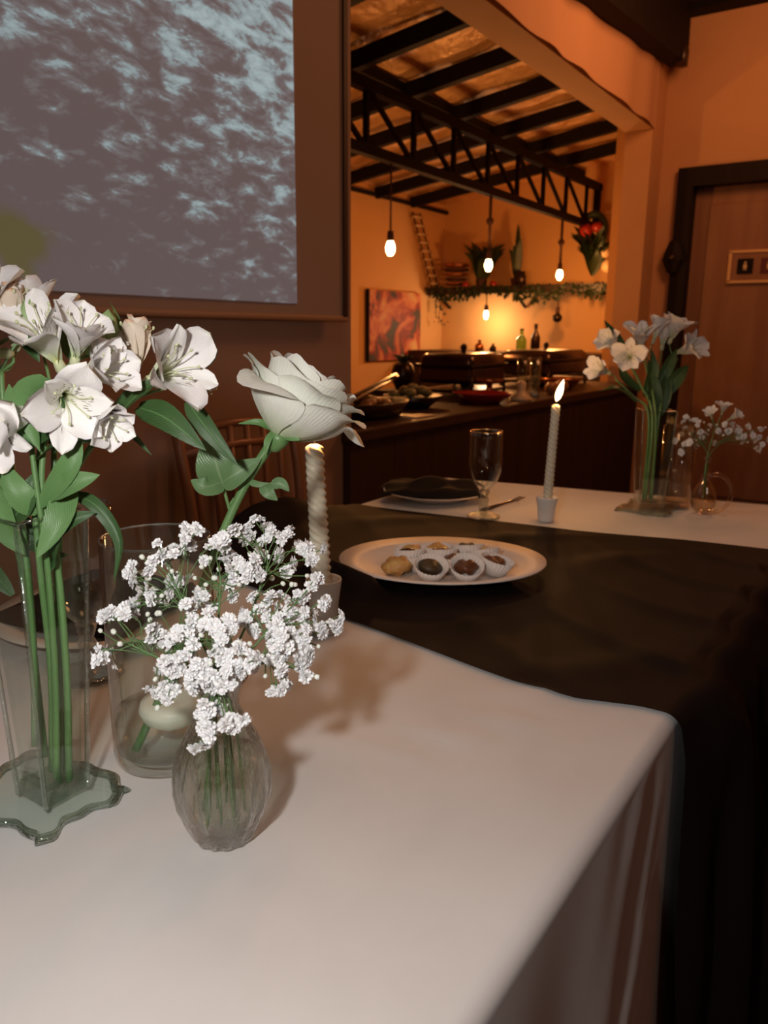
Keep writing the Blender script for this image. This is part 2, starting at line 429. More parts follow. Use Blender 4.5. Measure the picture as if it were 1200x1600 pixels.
# sloping dark rafter that meets the corner, and the beam along the door wall
cb = struct('trim_1', MB().beam((3.0, 1.34, 2.60), (4.93, 1.34, 2.74), 0.10, 0.30), M_BEAM)
struct('trim_2', MB().box((4.93, -3.1, 2.86), (5.05, 1.40, 2.90)), M_BEAM)
bk = thing('ceiling_spotlight', 'small dark spotlight can under the rafter end in the corner', 'spotlight', (4.86, 1.30, 2.62))
part('lamp_can', MB().lathe([(0.0001, -0.06), (0.03, -0.06), (0.034, 0.02), (0.012, 0.05), (0.0001, 0.05)], seg=16), M_CTOP, bk)
part('bracket', MB().tube([(0, 0, 0.04), (0, 0.02, 0.09), (0, 0.04, 0.12)], 0.008), M_BEAM, bk)
# pleated cloth covering the header
rows = []
for iz in range(6):
    z = 2.252 + iz * 0.128
    rows.append([V((2.2 + 2.62 * k / 150, 1.400 - 0.008 * math.sin(k * 0.24 + 1.1 * math.sin(k * 0.09)) * (1 - 0.05 * iz), z)) for k in range(151)])
g = MB().grid(rows)
solo('header_drape', g, M_DRAPE, 'pleated orange-lit cloth covering the header above the serving opening', 'drape')

# ---------------------------------------------------------------- kitchen shell
YP, XS = 4.0, 6.98
struct('wall_kitchen_left', MB().box((-0.2, YP, 0), (7.1, YP + 0.12, 3.0)), M_WALLK)
struct('wall_kitchen_back', MB().box((XS, 1.575, 0), (XS + 0.12, YP, 3.0)), M_WALLK)
struct('wall_kitchen_near', MB().box((5.05, 1.575, 0), (XS, 1.70, 3.0)), M_WALLK)
struct('wall_kitchen_end', MB().box((-0.2, 1.575, 0), (-0.1, 4.0, 3.0)), M_WALLK)
roofz = lambda y: 2.20 + 0.14 * (3.95 - y)
rows = []
for i in range(60):
    x = -0.2 + 7.2 * i / 59
    rows.append([V((x, y, roofz(y) + 0.115 + 0.014 * math.sin(x * 9 + 3 * math.sin(y * 5)) * math.sin(y * 7 + x * 2))) for y in [1.575 + 2.43 * j / 24 for j in range(25)]])
ck = struct('ceiling_kitchen', MB().grid(rows), M_FOIL, smooth=True)
for i in range(10):
    x = 6.32 - 0.56 * i
    part('rafter', MB().beam((x, 1.58, roofz(1.58) + 0.05), (x, 3.96, roofz(3.96) + 0.05), 0.05, 0.085), M_BEAM, ck, False)
for y in (2.62,):
    part('purlin', MB().beam((0, y, roofz(y) + 0.07), (6.95, y, roofz(y) + 0.07), 0.05, 0.05), M_BEAM, ck, False)
part('wall_plate', MB().beam((0, 3.95, 2.235), (6.95, 3.95, 2.235), 0.03, 0.03), M_BEAM, ck, False)
# lattice truss across the kitchen
tr = thing('roof_truss', 'black steel lattice truss crossing the kitchen below the rafters', 'truss', (4.4, 2.45, 2.0))
off = (4.4, 2.45, 2.0)
part('bottom_chord', MB().beam((0.3, 2.45, 2.01), (6.93, 2.45, 2.01), 0.05, 0.05), M_BEAM, tr, False, off)
part('top_chord', MB().beam((0.3, 2.45, 2.29), (6.93, 2.45, 2.33), 0.05, 0.055), M_BEAM, tr, False, off)
xs = [6.62 - 0.45 * k for k in range(13)]
for i, x in enumerate(xs):
    part('web_post', MB().beam((x, 2.45, 2.03), (x, 2.45, 2.31), 0.026, 0.026), M_BEAM, tr, False, off)
    part('web_diagonal', MB().beam((x - 0.44, 2.45, 2.30), (x - 0.02, 2.45, 2.03), 0.022, 0.022), M_BEAM, tr, False, off)
part('end_post', MB().beam((6.88, 2.45, 1.98), (6.88, 2.45, 2.34), 0.05, 0.05), M_BEAM, tr, False, off)

# pendant bulbs
def pendant(loc, top, label, lit=True, power=18, knot=0.0, r=0.026, lcol=(1.0, 0.40, 0.105)):
    t = thing('pendant_bulb', label, 'lamp', (loc[0], loc[1], top), 0, 'bare bulbs hanging in the kitchen')
    h = loc[2] - top
    part('cord', MB().tube([(0, 0, 0), (0, 0, h + 0.075)], 0.011 if knot else 0.006, 6), M_CORD, t)
    if knot: part('cord_knot', MB().ball((0, 0, h + knot), 0.026, 10, 6), M_CORD, t)
    part('socket', MB().lathe([(0.0001, 0.085), (0.016, 0.083), (0.019, 0.05), (0.018, 0.03), (0.0001, 0.03)], (0, 0, h), 12), M_CORD, t)
    part('bulb', MB().lathe([(0.0001, -0.046), (r * .5, -0.042), (r * .9, -0.024), (r, -0.004), (r * .85, 0.014), (0.015, 0.032), (0.0001, 0.034)], (0, 0, h), 16), M_BULB if lit else M_BROWN, t)
    if lit:
        l = point_light('bulb_light', (loc[0], loc[1], loc[2] - 0.075), lcol, power, 0.035)
    return t
pendant((3.70, 2.45, 1.565), 2.0, 'lit bare bulb on a cord, leftmost, hanging above the picture', power=18)
pendant((4.88, 2.45, 1.56), 2.0, 'lit bare bulb on a knotted cord in front of the shelf middle', power=18, knot=0.27)
pendant((6.13, 2.45, 1.575), 2.0, 'lit bare bulb on a knotted cord near the wreath, rightmost lit', power=18, knot=0.24)
pendant((6.72, 3.38, 1.285), 1.47, 'small lit bulb hanging below the shelf, glowing on the wall', power=9, r=0.022, lcol=(1.0, 0.64, 0.35))
pendant((6.66, 2.66, 1.255), 1.47, 'dark unlit round bulb hanging below the shelf', lit=False, r=0.044)

# picture on the far wall
pc = thing('canvas_picture', 'abstract red and gold canvas picture on the far kitchen wall', 'picture', (6.07, 3.985, 0.87))
mt, N, L, b = nodes('abstract_canvas')
tc = N.new('ShaderNodeTexCoord'); nz = N.new('ShaderNodeTexNoise'); nz.inputs['Scale'].default_value = 4.5; nz.inputs['Detail'].default_value = 3; nz.inputs['Distortion'].default_value = 0.8
L.new(tc.outputs['Object'], nz.inputs['Vector'])
rp = N.new('ShaderNodeValToRGB'); cr = rp.color_ramp
cr.elements[0].position = 0.40; cr.elements[0].color = (0.05, 0.035, 0.025, 1); cr.elements[1].position = 0.68; cr.elements[1].color = (0.62, 0.36, 0.14, 1)
e = cr.elements.new(0.47); e.color = (0.28, 0.025, 0.012, 1); e = cr.elements.new(0.55); e.color = (0.55, 0.14, 0.05, 1)
L.new(nz.outputs['Fac'], rp.inputs['Fac']); L.new(rp.outputs['Color'], b.inputs['Base Color']); b.inputs['Roughness'].default_value = 0.6
M_CANVAS = mt
part('canvas', MB().box((-0.41, -0.03, 0.0), (0.43, 0.0, 0.60)), M_CANVAS, pc, False)
part('side_edge', MB().box((-0.425, -0.031, -0.005), (-0.41, 0.0, 0.605)), M_BEAM, pc, False)

# ---------------------------------------------------------------- serving counter in the opening
sv = thing('serving_counter', 'long dark counter in the opening, crowded with dishes', 'counter', (3.36, 1.40, 0.0))
bevel(part('counter_top', MB().poly([(1.88, 1.37), (4.84, 1.37), (4.84, 1.418), (4.817, 1.418), (4.817, 2.02), (1.938, 2.02), (1.938, 1.418), (1.88, 1.418)], 0.79, 0.83), M_CTOP, sv, False, (3.36, 1.40, 0.0)), 0.006)
for k in range(12):
    x0 = 1.89 + k * 0.245; part('front_board', MB().box((x0, 1.388, 0.0), (x0 + 0.242, 1.417, 0.788)), M_WAIN, sv, False, (3.36, 1.40, 0.0))
bc = thing('back_counter', 'dark wooden back counter along the kitchen wall below the shelf', 'counter', (6.55, 2.9, 0))
part('body', MB().box((-0.22, -1.18, 0), (0.42, 1.08, 0.88)), M_WOODK, bc, False)
part('worktop', MB().box((-0.26, -1.19, 0.88), (0.425, 1.09, 0.955)), M_CTOP, bc, False)
for k in range(4):
    dd = part('cabinet_door', MB().box((-0.24, -1.14 + k * 0.56, 0.1), (-0.22, -0.62 + k * 0.56, 0.82)), M_WOODK, bc, False)
    part('handle', MB().tube([(-0.26, -0.70 + k * 0.56, 0.55), (-0.26, -0.70 + k * 0.56, 0.70)], 0.008, 6), M_BROWN, dd)

def chafing(loc, rz, label, sx, sy, mlid):
    t = thing('chafing_dish', label, 'chafing dish', loc, rz, 'chafing dishes on the serving counter')
    bevel(part('frame', MB().box((-sx, -sy, 0.02), (sx, sy, 0.035)), M_BROWN, t, False), 0.004)
    for i in (-1, 1):
        for j in (-1, 1):
            part('leg', MB().tube([(i * sx * .95, j * sy * .95, 0), (i * sx * .92, j * sy * .92, 0.10)], 0.008, 6), M_BROWN, t)
    bevel(part('water_pan', MB().box((-sx * .97, -sy * .97, 0.06), (sx * .97, sy * .97, 0.14)), M_STEEL, t, False), 0.02, 3)
    bevel(part('rim', MB().box((-sx * 1.04, -sy * 1.04, 0.135), (sx * 1.04, sy * 1.04, 0.15)), M_BROWN, t, False), 0.005)
    prof = [(1.0, 0.15), (0.98, 0.175), (0.90, 0.192), (0.86, 0.196)]
    rows = []
    for k, z in prof:
        c = 0.03
        rows.append([V((i * (sx * k - c) + c * math.cos(a), j * (sy * k - c) + c * math.sin(a), z)) for i, j, a0 in ((1, 1, 0), (-1, 1, PI / 2), (-1, -1, PI), (1, -1, 1.5 * PI)) for a in (a0, a0 + PI / 4, a0 + PI / 2)])
    lid = MB().grid(rows, True); n = len(lid.v); lid.f.append(tuple(range(n - 12, n)))
    ld = part('lid', lid, mlid, t, True)
    part('knob', MB().tube([(0, 0, 0.195), (0, 0, 0.215)], 0.012, 8).ball((0, 0, 0.222), 0.017), M_BROWN, ld)
    part('fuel_can', MB().lathe([(0.0001, 0.002), (0.032, 0.002), (0.034, 0.045), (0.02, 0.05), (0.0001, 0.05)], (0.05, 0, 0), 12), M_BROWN, t)
chafing((3.32, 1.78, 0.83), 0.05, 'large covered chafing dish beside the glass tubes on the counter', 0.20, 0.14, M_STEEL)
chafing((4.36, 1.80, 0.83), 0.0, 'wide covered chafing dish at the right end of the counter', 0.30, 0.15, M_STEEL)
# tall glasses
for i, (x, y) in enumerate(((3.37, 1.50), (3.45, 1.47), (3.51, 1.50))):
    lb = ('tall narrow glass on the counter nearest the chafing dish', 'tall narrow glass in the middle of three on the counter', 'tall narrow glass on the counter, rightmost of three')[i]
    t = thing('tall_glass', lb, 'glass', (x, y, 0.83), 0, 'tall glasses on the counter')
    part('glass', MB().lathe([(0.0001, 0.0), (0.022, 0.0), (0.026, 0.18), (0.0245, 0.18), (0.0205, 0.012), (0.0001, 0.012)], seg=20), M_GLASS, t)
    part('base', MB().lathe([(0.0001, 0.001), (0.02, 0.001), (0.02, 0.02), (0.0001, 0.02)], seg=16), M_PORC, t)
# serving tray with food and tongs at the left end
ty = thing('food_tray', 'black tray heaped with grilled food at the left counter end', 'tray', (2.22, 1.58, 0.83))
part('tray', MB().lathe([(0.0001, 0.0), (0.15, 0.0), (0.19, 0.055), (0.18, 0.055), (0.14, 0.01), (0.0001, 0.01)], seg=24, sx=1.1, sy=0.75), M_BROWN, ty)
M_FOOD = mat('glazed_food', (0.42, 0.19, 0.06), 0.3, var=(40, (0.16, 0.05, 0.02)))
M_SALAD = mat('salad_greens', (0.30, 0.24, 0.07), 0.5, var=(50, (0.14, 0.11, 0.03)))
for k in range(18):
    a, q = random.random() * 6.28, random.random() ** .5
    part('food_piece', MB().ball((0.13 * q * math.cos(a), 0.09 * q * math.sin(a), 0.04 + 0.03 * (1 - q)), 0.022 + 0.012 * random.random(), 8, 5, 0.6), M_FOOD, ty)
tg = thing('serving_tongs', 'long dark tongs resting across the black food tray', 'tongs', (2.25, 1.52, 0.93))
part('tong_arm', MB().beam((-0.19, -0.02, -0.03), (0.19, 0.06, 0.03), 0.016, 0.006), M_STEEL, tg, False)
part('tong_arm', MB().beam((-0.18, 0.03, -0.035), (0.19, 0.065, 0.038), 0.016, 0.006), M_STEEL, tg, False)
sb = thing('salad_bowl', 'shallow bowl of salad between the food tray and chafing dish', 'bowl', (2.62, 1.62, 0.83))
part('bowl', MB().lathe([(0.0001, 0), (0.06, 0), (0.12, 0.05), (0.115, 0.05), (0.055, 0.008), (0.0001, 0.008)], seg=24), M_BROWN, sb)
for k in range(16):
    a, q = random.random() * 6.28, random.random() ** .5
    part('salad_piece', MB().ball((0.085 * q * math.cos(a), 0.085 * q * math.sin(a), 0.05 + 0.035 * (1 - q)), 0.024, 7, 5, 0.7), M_SALAD, sb)
M_RED = mat('red_glaze', (0.30, 0.02, 0.015), 0.25)
solo('red_dish', MB().lathe([(0.0001, 0), (0.07, 0), (0.125, 0.04), (0.13, 0.045), (0.12, 0.043), (0.066, 0.008), (0.0001, 0.008)], (2.98, 1.50, 0.83), 28), M_RED, 'red glazed shallow dish in front of the chafing dish', 'dish')
cs = thing('copper_stand', 'small copper serving stand behind the red dish', 'stand', (3.16, 1.56, 0.83))
M_COP = mat('copper', (0.55, 0.22, 0.09), 0.25, metal=0.9)
part('stem', MB().lathe([(0.0001, 0), (0.04, 0), (0.03, 0.01), (0.014, 0.04), (0.014, 0.07), (0.0001, 0.07)], seg=16), M_COP, cs)
part('dish', MB().lathe([(0.0001, 0.07), (0.05, 0.075), (0.065, 0.09), (0.06, 0.09), (0.0001, 0.08)], seg=20), M_COP, cs)
M_CREAM = mat('cream_ceramic', (0.72, 0.52, 0.30), 0.35)
solo('spoon_rest', MB().lathe([(0.0001, 0), (0.045, 0.0), (0.05, 0.012), (0.022, 0.03), (0.017, 0.05), (0.02, 0.075), (0.012, 0.088), (0.0001, 0.09)], (3.19, 1.42, 0.83), 20), M_CREAM, 'cream gourd-shaped ceramic piece on the counter edge', 'ceramic')
for i, (x, y, rr, lb) in enumerate(((3.62, 1.46, 0.03, 'small round orange fruit right of the tall glasses'), (3.74, 1.45, 0.034, 'largest round orange fruit on the counter by the candle flame'), (3.86, 1.52, 0.026, 'smallest orange fruit on the counter under the copper bowl'))):
    solo('orange_fruit', MB().ball((x, y, 0.83 + rr), rr, 14, 8), M_FOOD, lb, 'fruit', 'fruit on the counter')
solo('copper_bowl', MB().lathe([(0.0001, 0), (0.05, 0), (0.11, 0.05), (0.115, 0.06), (0.105, 0.058), (0.045, 0.008), (0.0001, 0.008)], (4.0, 1.56, 0.83), 24), M_COP, 'wide copper bowl on the counter behind the far candle flame', 'bowl')
solo('paper_napkin', MB().box((2.28, 1.395, 0.831), (2.40, 1.46, 0.836)), M_CREAM, 'small cream napkin lying at the counter front edge', 'napkin', smooth=False)
# dark round pot with a spiky plant, behind
pt = thing('round_pot', 'dark round pot with a stubby spiky top before the picture', 'pot', (3.42, 2.18, 0.83))
part('pot', MB().lathe([(0.0001, 0), (0.035, 0), (0.055, 0.04), (0.062, 0.085), (0.05, 0.125), (0.03, 0.14), (0.0001, 0.14)], seg=20), M_BROWN, pt)
for k in range(9):
    a = k * 0.7; part('leaf', blade(MB(), [(0.01 * math.cos(a), 0.01 * math.sin(a), 0.135), (0.03 * math.cos(a), 0.03 * math.sin(a), 0.165), (0.055 * math.cos(a), 0.055 * math.sin(a), 0.175)], 0.009), M_GREEND, pt)
solo('pot_stand', MB().box((3.30, 2.08, 0.0), (3.55, 2.30, 0.83)), M_WOODK, 'dark cupboard carrying the round pot behind the counter', 'cupboard', smooth=False)
# bottles on the back counter
M_GBOT = thin_glass('green_bottle_glass', (0.45, 0.62, 0.25), f0=0.06)
def bottle(loc, mtl, h, rr, label):
    t = thing('bottle', label, 'bottle', loc, 0, 'bottles on the back counter')
    part('body', MB().lathe([(0.0001, 0), (rr, 0), (rr, h * .5), (rr * .85, h * .6), (rr * .36, h * .74), (rr * .36, h * .94), (0.0001, h * .94)], seg=18), mtl, t)
    part('cap', MB().lathe([(0.0001, h * .93), (rr * .42, h * .93), (rr * .42, h), (0.0001, h)], seg=12), M_BROWN, t)
bottle((6.42, 2.88, 0.955), M_GBOT, 0.20, 0.045, 'short green glass bottle on the back counter')
bottle((6.42, 2.75, 0.955), M_BROWN, 0.24, 0.04, 'tall dark bottle on the back counter beside the green one')
bottle((6.45, 3.30, 0.955), M_COP, 0.10, 0.04, 'squat copper jar on the back counter left of the green bottle')
bottle((6.40, 3.14, 0.955), M_BROWN, 0.07, 0.03, 'tiny dark jar on the back counter beside the copper jar')

# ---------------------------------------------------------------- shelf with garland
sh = thing('wall_shelf', 'dark wooden shelf hung high on the back wall with plants', 'shelf', (6.82, 3.1, 1.51))
part('board', MB().box((-0.17, -1.2, -0.03), (0.155, 0.88, 0.0)), M_WOODK, sh, False)
part('front_rail', MB().box((-0.19, -1.2, -0.045), (-0.17, 0.88, 0.02)), M_WOODK, sh, False)
for y in (-0.9, 0.0, 0.8): part('bracket', MB().beam((0.15, y, -0.16), (-0.12, y, -0.03), 0.02, 0.02), M_BEAM, sh, False)
M_CREAM2 = M_CREAM
# rope-and-rung lattice at the shelf's left end
lt = thing('rope_ladder', 'slanting woven ladder rising from the left shelf end to the roof', 'ladder', (6.80, 3.98, 1.51))
LA, LB = V((-0.42, -0.03, 0.66)), V((-0.05, -0.03, 0.02))
for q in (-0.06, 0.06): part('side_rope', MB().tube([LB + V((q, 0, 0)), LA + V((q, 0, 0))], 0.009, 6), M_CORD, lt)
for k in range(9):
    c_ = LB.lerp(LA, 0.06 + 0.11 * k); part('rung', MB().tube([c_ + V((-0.075, -0.01, 0)), c_ + V((0.075, -0.01, 0.004))], 0.011, 6), M_CREAM, lt)
bsk = thing('wicker_basket', 'open wicker basket on the shelf beside the dark plant', 'basket', (6.78, 3.74, 1.51))
for k in range(6):
    rr = 0.075 + 0.008 * k; part('woven_ring', MB().tube([(rr * math.cos(a), rr * math.sin(a), 0.015 + 0.042 * k) for a in [i * PI / 10 for i in range(21)]], 0.011, 6), M_COP if k % 2 else M_CORD, bsk)
part('bottom', MB().lathe([(0.0001, 0), (0.075, 0), (0.075, 0.01), (0.0001, 0.01)], seg=16), M_CORD, bsk)
def pot_plant(name, loc, label, n, h, spread, w, mleaf, cat='plant', pot=True, seed=1):
    rnd = random.Random(seed)
    t = thing(name, label, cat, loc)
    if pot: part('pot', MB().lathe([(0.0001, 0), (0.04, 0), (0.055, 0.09), (0.05, 0.09), (0.045, 0.075), (0.0001, 0.075)], seg=16), M_CORD, t)
    for k in range(n):
        a = rnd.random() * 6.28; q = spread * (0.4 + 0.6 * rnd.random()); hh = h * (0.5 + 0.5 * rnd.random())
        part('leaf', blade(MB(), [(0, 0, 0.06), (q * .4 * math.cos(a), q * .4 * math.sin(a), 0.06 + hh * .7), (q * math.cos(a), q * math.sin(a), 0.06 + hh)], w * (0.7 + 0.6 * rnd.random()), n=3, cols=3), mleaf, t)
    return t
pot_plant('potted_plant', (6.76, 3.46, 1.51), 'dark leafy potted plant on the shelf beside the basket', 34, 0.36, 0.21, 0.042, M_GREEND, seed=3)
pot_plant('snake_plant', (6.74, 3.10, 1.51), 'potted plant with two tall blade leaves behind the middle bulb', 6, 0.50, 0.09, 0.030, M_GREEND, seed=8)
solo('glass_jar', MB().lathe([(0.0001, 0), (0.045, 0), (0.048, 0.10), (0.036, 0.12), (0.038, 0.14), (0.0001, 0.14)], (6.66, 3.02, 1.51), 18), M_BROWN, 'dark squat jar on the shelf right of the middle bulb', 'jar')
for i, (y, lb) in enumerate(((3.58, 'red pepper-like ornament on the shelf by the basket'), (3.30, 'round reddish ornament on the shelf right of the dark plant'))):
    solo('red_ornament', MB().ball((6.68, y, 1.545), 0.035, 12, 8), M_RED, lb, 'ornament', 'red ornaments on the shelf')
# wreath bundle at the right shelf end
wr = pot_plant('hanging_foliage', (6.62, 2.36, 1.53), 'green foliage bundle with a red bow at the right shelf end', 46, 0.42, 0.20, 0.03, M_GREEND, 'foliage', pot=False, seed=5)
part('red_bow', MB().ball((-0.04, 0.06, 0.42), 0.06, 12, 8, 0.9).ball((-0.04, -0.03, 0.44), 0.05, 10, 6, 0.8), M_RED, wr)
part('dried_bloom', MB().ball((0.0, -0.10, 0.24), 0.045, 10, 6).ball((0.0, -0.13, 0.13), 0.055, 10, 6), M_CREAM, wr)
part('dark_wreath', MB().tube([(0.02, 0.02 + 0.10 * math.cos(a), 0.42 + 0.13 * math.sin(a)) for a in [i * PI / 10 for i in range(21)]], 0.03, 8), M_GREEND, wr)
ga = MB(); rnd = random.Random(2)
for k in range(620):
    y = 2.0 + 1.95 * rnd.random(); dens = 0.05 + 0.07 * (0.5 + 0.5 * math.sin(y * 9)) + (0.06 if 2.6 < y < 2.9 else 0)
    p0 = V((6.62 + 0.03 * rnd.random(), y, 1.50 + 0.03 - dens * rnd.random())); a = rnd.random() * 6.28
    blade(ga, [p0, p0 + V((-0.01, 0.018 * math.cos(a), 0.016 * math.sin(a) - 0.004)), p0 + V((-0.012, 0.034 * math.cos(a), 0.03 * math.sin(a) - 0.012))], 0.0125, n=2, cols=3)
solo('leaf_garland', ga, M_GREEND, 'thin leafy garland trailing along the shelf front edge', 'garland', kind='stuff')
tv = MB()
for k in range(34):
    p0 = V((6.70 + 0.05 * rnd.random(), 3.80 + 0.15 * rnd.random(), 1.48 - 0.30 * rnd.random())); a = rnd.random() * 6.28
    blade(tv, [p0, p0 + V((-0.01, 0.016 * math.cos(a), 0.014 * math.sin(a))), p0 + V((-0.012, 0.03 * math.cos(a), 0.026 * math.sin(a)))], 0.009, n=2, cols=3)
tv.tube([(6.72, 3.86, 1.5), (6.71, 3.88, 1.2)], 0.003, 5); tv.tube([(6.72, 3.92, 1.5), (6.71, 3.91, 1.26)], 0.003, 5)
solo('trailing_vine', tv, M_GREEND, 'loose vine tendrils hanging below the left shelf end', 'vine', kind='stuff')

# ---------------------------------------------------------------- projection screen
mt, N, L, b = nodes('projected_picture')
tc = N.new('ShaderNodeTexCoord')
mp = N.new('ShaderNodeMapping'); mp.inputs['Rotation'].default_value = (0, math.radians(-38), 0); mp.inputs['Scale'].default_value = (4.6, 1, 11)
L.new(tc.outputs['Object'], mp.inputs['Vector'])
nz = N.new('ShaderNodeTexNoise'); nz.inputs['Scale'].default_value = 2.2; nz.inputs['Detail'].default_value = 6; nz.inputs['Roughness'].default_value = 0.66; nz.inputs['Distortion'].default_value = 0.3
L.new(mp.outputs[0], nz.inputs['Vector'])
# foam is denser towards the upper right of the picture
sx = N.new('ShaderNodeSeparateXYZ'); L.new(tc.outputs['Object'], sx.inputs[0])
a1 = N.new('ShaderNodeMath'); a1.operation = 'MULTIPLY_ADD'; a1.inputs[1].default_value = 0.26; a1.inputs[2].default_value = 0.0; L.new(sx.outputs[2], a1.inputs[0])
a2 = N.new('ShaderNodeMath'); a2.operation = 'MULTIPLY_ADD'; a2.inputs[1].default_value = 0.14; L.new(sx.outputs[0], a2.inputs[0]); L.new(a1.outputs[0], a2.inputs[2])
a3 = N.new('ShaderNodeMath'); a3.operation = 'ADD'; L.new(nz.outputs['Fac'], a3.inputs[0]); L.new(a2.outputs[0], a3.inputs[1])
rp = N.new('ShaderNodeValToRGB'); cr = rp.color_ramp
cr.elements[0].position = 0.50; cr.elements[0].color = (0.100, 0.086, 0.090, 1)
cr.elements[1].position = 0.74; cr.elements[1].color = (0.36, 0.47, 0.49, 1)
e = cr.elements.new(0.59); e.color = (0.15, 0.15, 0.16, 1); e = cr.elements.new(0.64); e.color = (0.24, 0.32, 0.34, 1)
L.new(a3.outputs[0], rp.inputs['Fac'])
# blurred yellow-green shape at the lower left of the picture
ds = N.new('ShaderNodeVectorMath'); ds.operation = 'DISTANCE'; ds.inputs[1].default_value = (-0.775, 0, 0.075)
L.new(tc.outputs['Object'], ds.inputs[0])
n2 = N.new('ShaderNodeTexNoise'); n2.inputs['Scale'].default_value = 14; L.new(tc.outputs['Object'], n2.inputs['Vector'])
dm = N.new('ShaderNodeMath'); dm.operation = 'MULTIPLY_ADD'; dm.inputs[1].default_value = 0.12; L.new(n2.outputs['Fac'], dm.inputs[0]); L.new(ds.outputs['Value'], dm.inputs[2])
r3 = N.new('ShaderNodeMapRange'); r3.inputs['From Min'].default_value = 0.135; r3.inputs['From Max'].default_value = 0.095; L.new(dm.outputs[0], r3.inputs['Value'])
mx = N.new('ShaderNodeMix'); mx.data_type = 'RGBA'; L.new(r3.outputs[0], mx.inputs['Factor']); L.new(rp.outputs['Color'], mx.inputs['A']); mx.inputs['B'].default_value = (0.088, 0.084, 0.036, 1)
b.inputs['Base Color'].default_value = (0.13, 0.11, 0.105, 1); b.inputs['Roughness'].default_value = 0.8
L.new(mx.outputs['Result'], b.inputs['Emission Color']); b.inputs['Emission Strength'].default_value = 0.85
M_IMG = mt
M_SCR = mat('screen_fabric', (0.33, 0.225, 0.18), 0.8)
ps = thing('projection_screen', 'large hanging projection screen showing a foamy blue sea picture', 'screen', (1.635, 1.375, 1.19))
part('fabric', MB().box((-2.6, 0.004, -0.03), (0.218, 0.012, 1.66)), M_SCR, ps, False)
part('projected_image', MB().box((-2.5, -0.0005, 0.0), (0.0, 0.004, 1.62)), M_IMG, ps, False)
part('bottom_bar', MB().tube([(-2.6, 0.006, -0.035), (0.218, 0.006, -0.035)], 0.009, 10), M_SCR, ps)
part('edge_shadow', MB().box((0.205, -0.003, -0.03), (0.222, 0.014, 1.66)), M_WAIN, ps, False)  # dark strip modelled for the shadow line down the screen's right edge

# sign on the door wall and carved ornament on the door frame
sg = thing('restroom_sign', 'small gold-framed restroom sign with two figure squares on the door', 'sign', (5.085, 0.985, 1.42))
M_GOLD = mat('brass', (0.80, 0.50, 0.22), 0.4, metal=0.3)
part('plate', MB().box((-0.012, -0.36, 0.0), (0.0, 0.0, 0.165)), M_DOOR, sg, False)
for a_, b_ in (((-0.02, -0.36, -0.008), (0, 0.008, 0.006)), ((-0.02, -0.36, 0.16), (0, 0.008, 0.174)), ((-0.02, -0.008, 0.0), (0, 0.010, 0.165))): part('frame_bar', MB().box(a_, b_), M_GOLD, sg, False)
M_SQR = mat('maroon_square', (0.10, 0.012, 0.014), 0.5)
for y0, mm in ((-0.125, M_BEAM), (-0.25, M_SQR)):
    q = part('sign_square', MB().box((-0.016, y0, 0.042), (-0.011, y0 + 0.085, 0.127)), mm, sg, False)
    f_ = MB().ball((-0.017, y0 + 0.042, 0.103), 0.008, 8, 5); f_.beam((-0.018, y0 + 0.042, 0.062), (-0.018, y0 + 0.042, 0.094), 0.02, 0.004, (1, 0, 0))
    part('figure', f_, M_CREAM, q)
orn = thing('carved_ornament', 'dark diamond-shaped carved ornament hooked on the door frame', 'ornament', (4.985, 1.29, 1.46))
part('diamond', MB().lathe([(0.0001, 0), (0.03, 0.02), (0.062, 0.09), (0.055, 0.12), (0.03, 0.19), (0.0001, 0.21)], seg=8, sx=0.35), M_DOORF, orn, False)
part('boss', MB().ball((-0.022, 0.0, 0.10), 0.018, 10, 6), M_CTOP, orn)

# ================================================================ long table
TZ = 0.752
tb = thing('banquet_table', 'long banquet table hidden under the white cloth', 'table', (0.7, 0.566, 0))
part('tabletop', MB().box((-1.05, -0.385, 0.72), (1.02, 0.39, 0.745)), M_WOODK, tb, False)
for i in (-0.95, 0.95):
    for j in (-0.34, 0.34): part('leg', MB().tube([(i, j, 0), (i, j, 0.72)], 0.018, 8), M_BEAM, tb)
Y0, YL, RHO = 0.167, 0.967, 0.014
def sg_(x): return 1 / (1 + math.exp(-x))
CREASE = [((0.640, 0.318), (0.652, 0.265), 0.0042, 0.009), ((0.585, 0.342), (0.592, 0.296), 0.0036, 0.008), ((0.548, 0.362), (0.560, 0.306), -0.0034, 0.009), ((0.520, 0.405), (0.545, 0.325), 0.003, 0.010), ((0.70, 0.33), (0.72, 0.28), 0.003, 0.009)]
def seg_d(p, a, b_):
    ax, ay = a; bx, by = b_; dx, dy = bx - ax, by - ay
    q = max(0, min(1, ((p[0] - ax) * dx + (p[1] - ay) * dy) / (dx * dx + dy * dy)))
    return math.hypot(p[0] - ax - q * dx, p[1] - ay - q * dy)
def wrinkle(x, y):
    h = 0.0007 * math.sin(9 * x + 13 * y + 2 * math.sin(7 * y)) + 0.0005 * math.sin(21 * x - 16 * y + 1)
    for a, b_, amp, wd_ in CREASE: h += amp * math.exp(-(seg_d((x, y), a, b_) / wd_) ** 2)
    return h
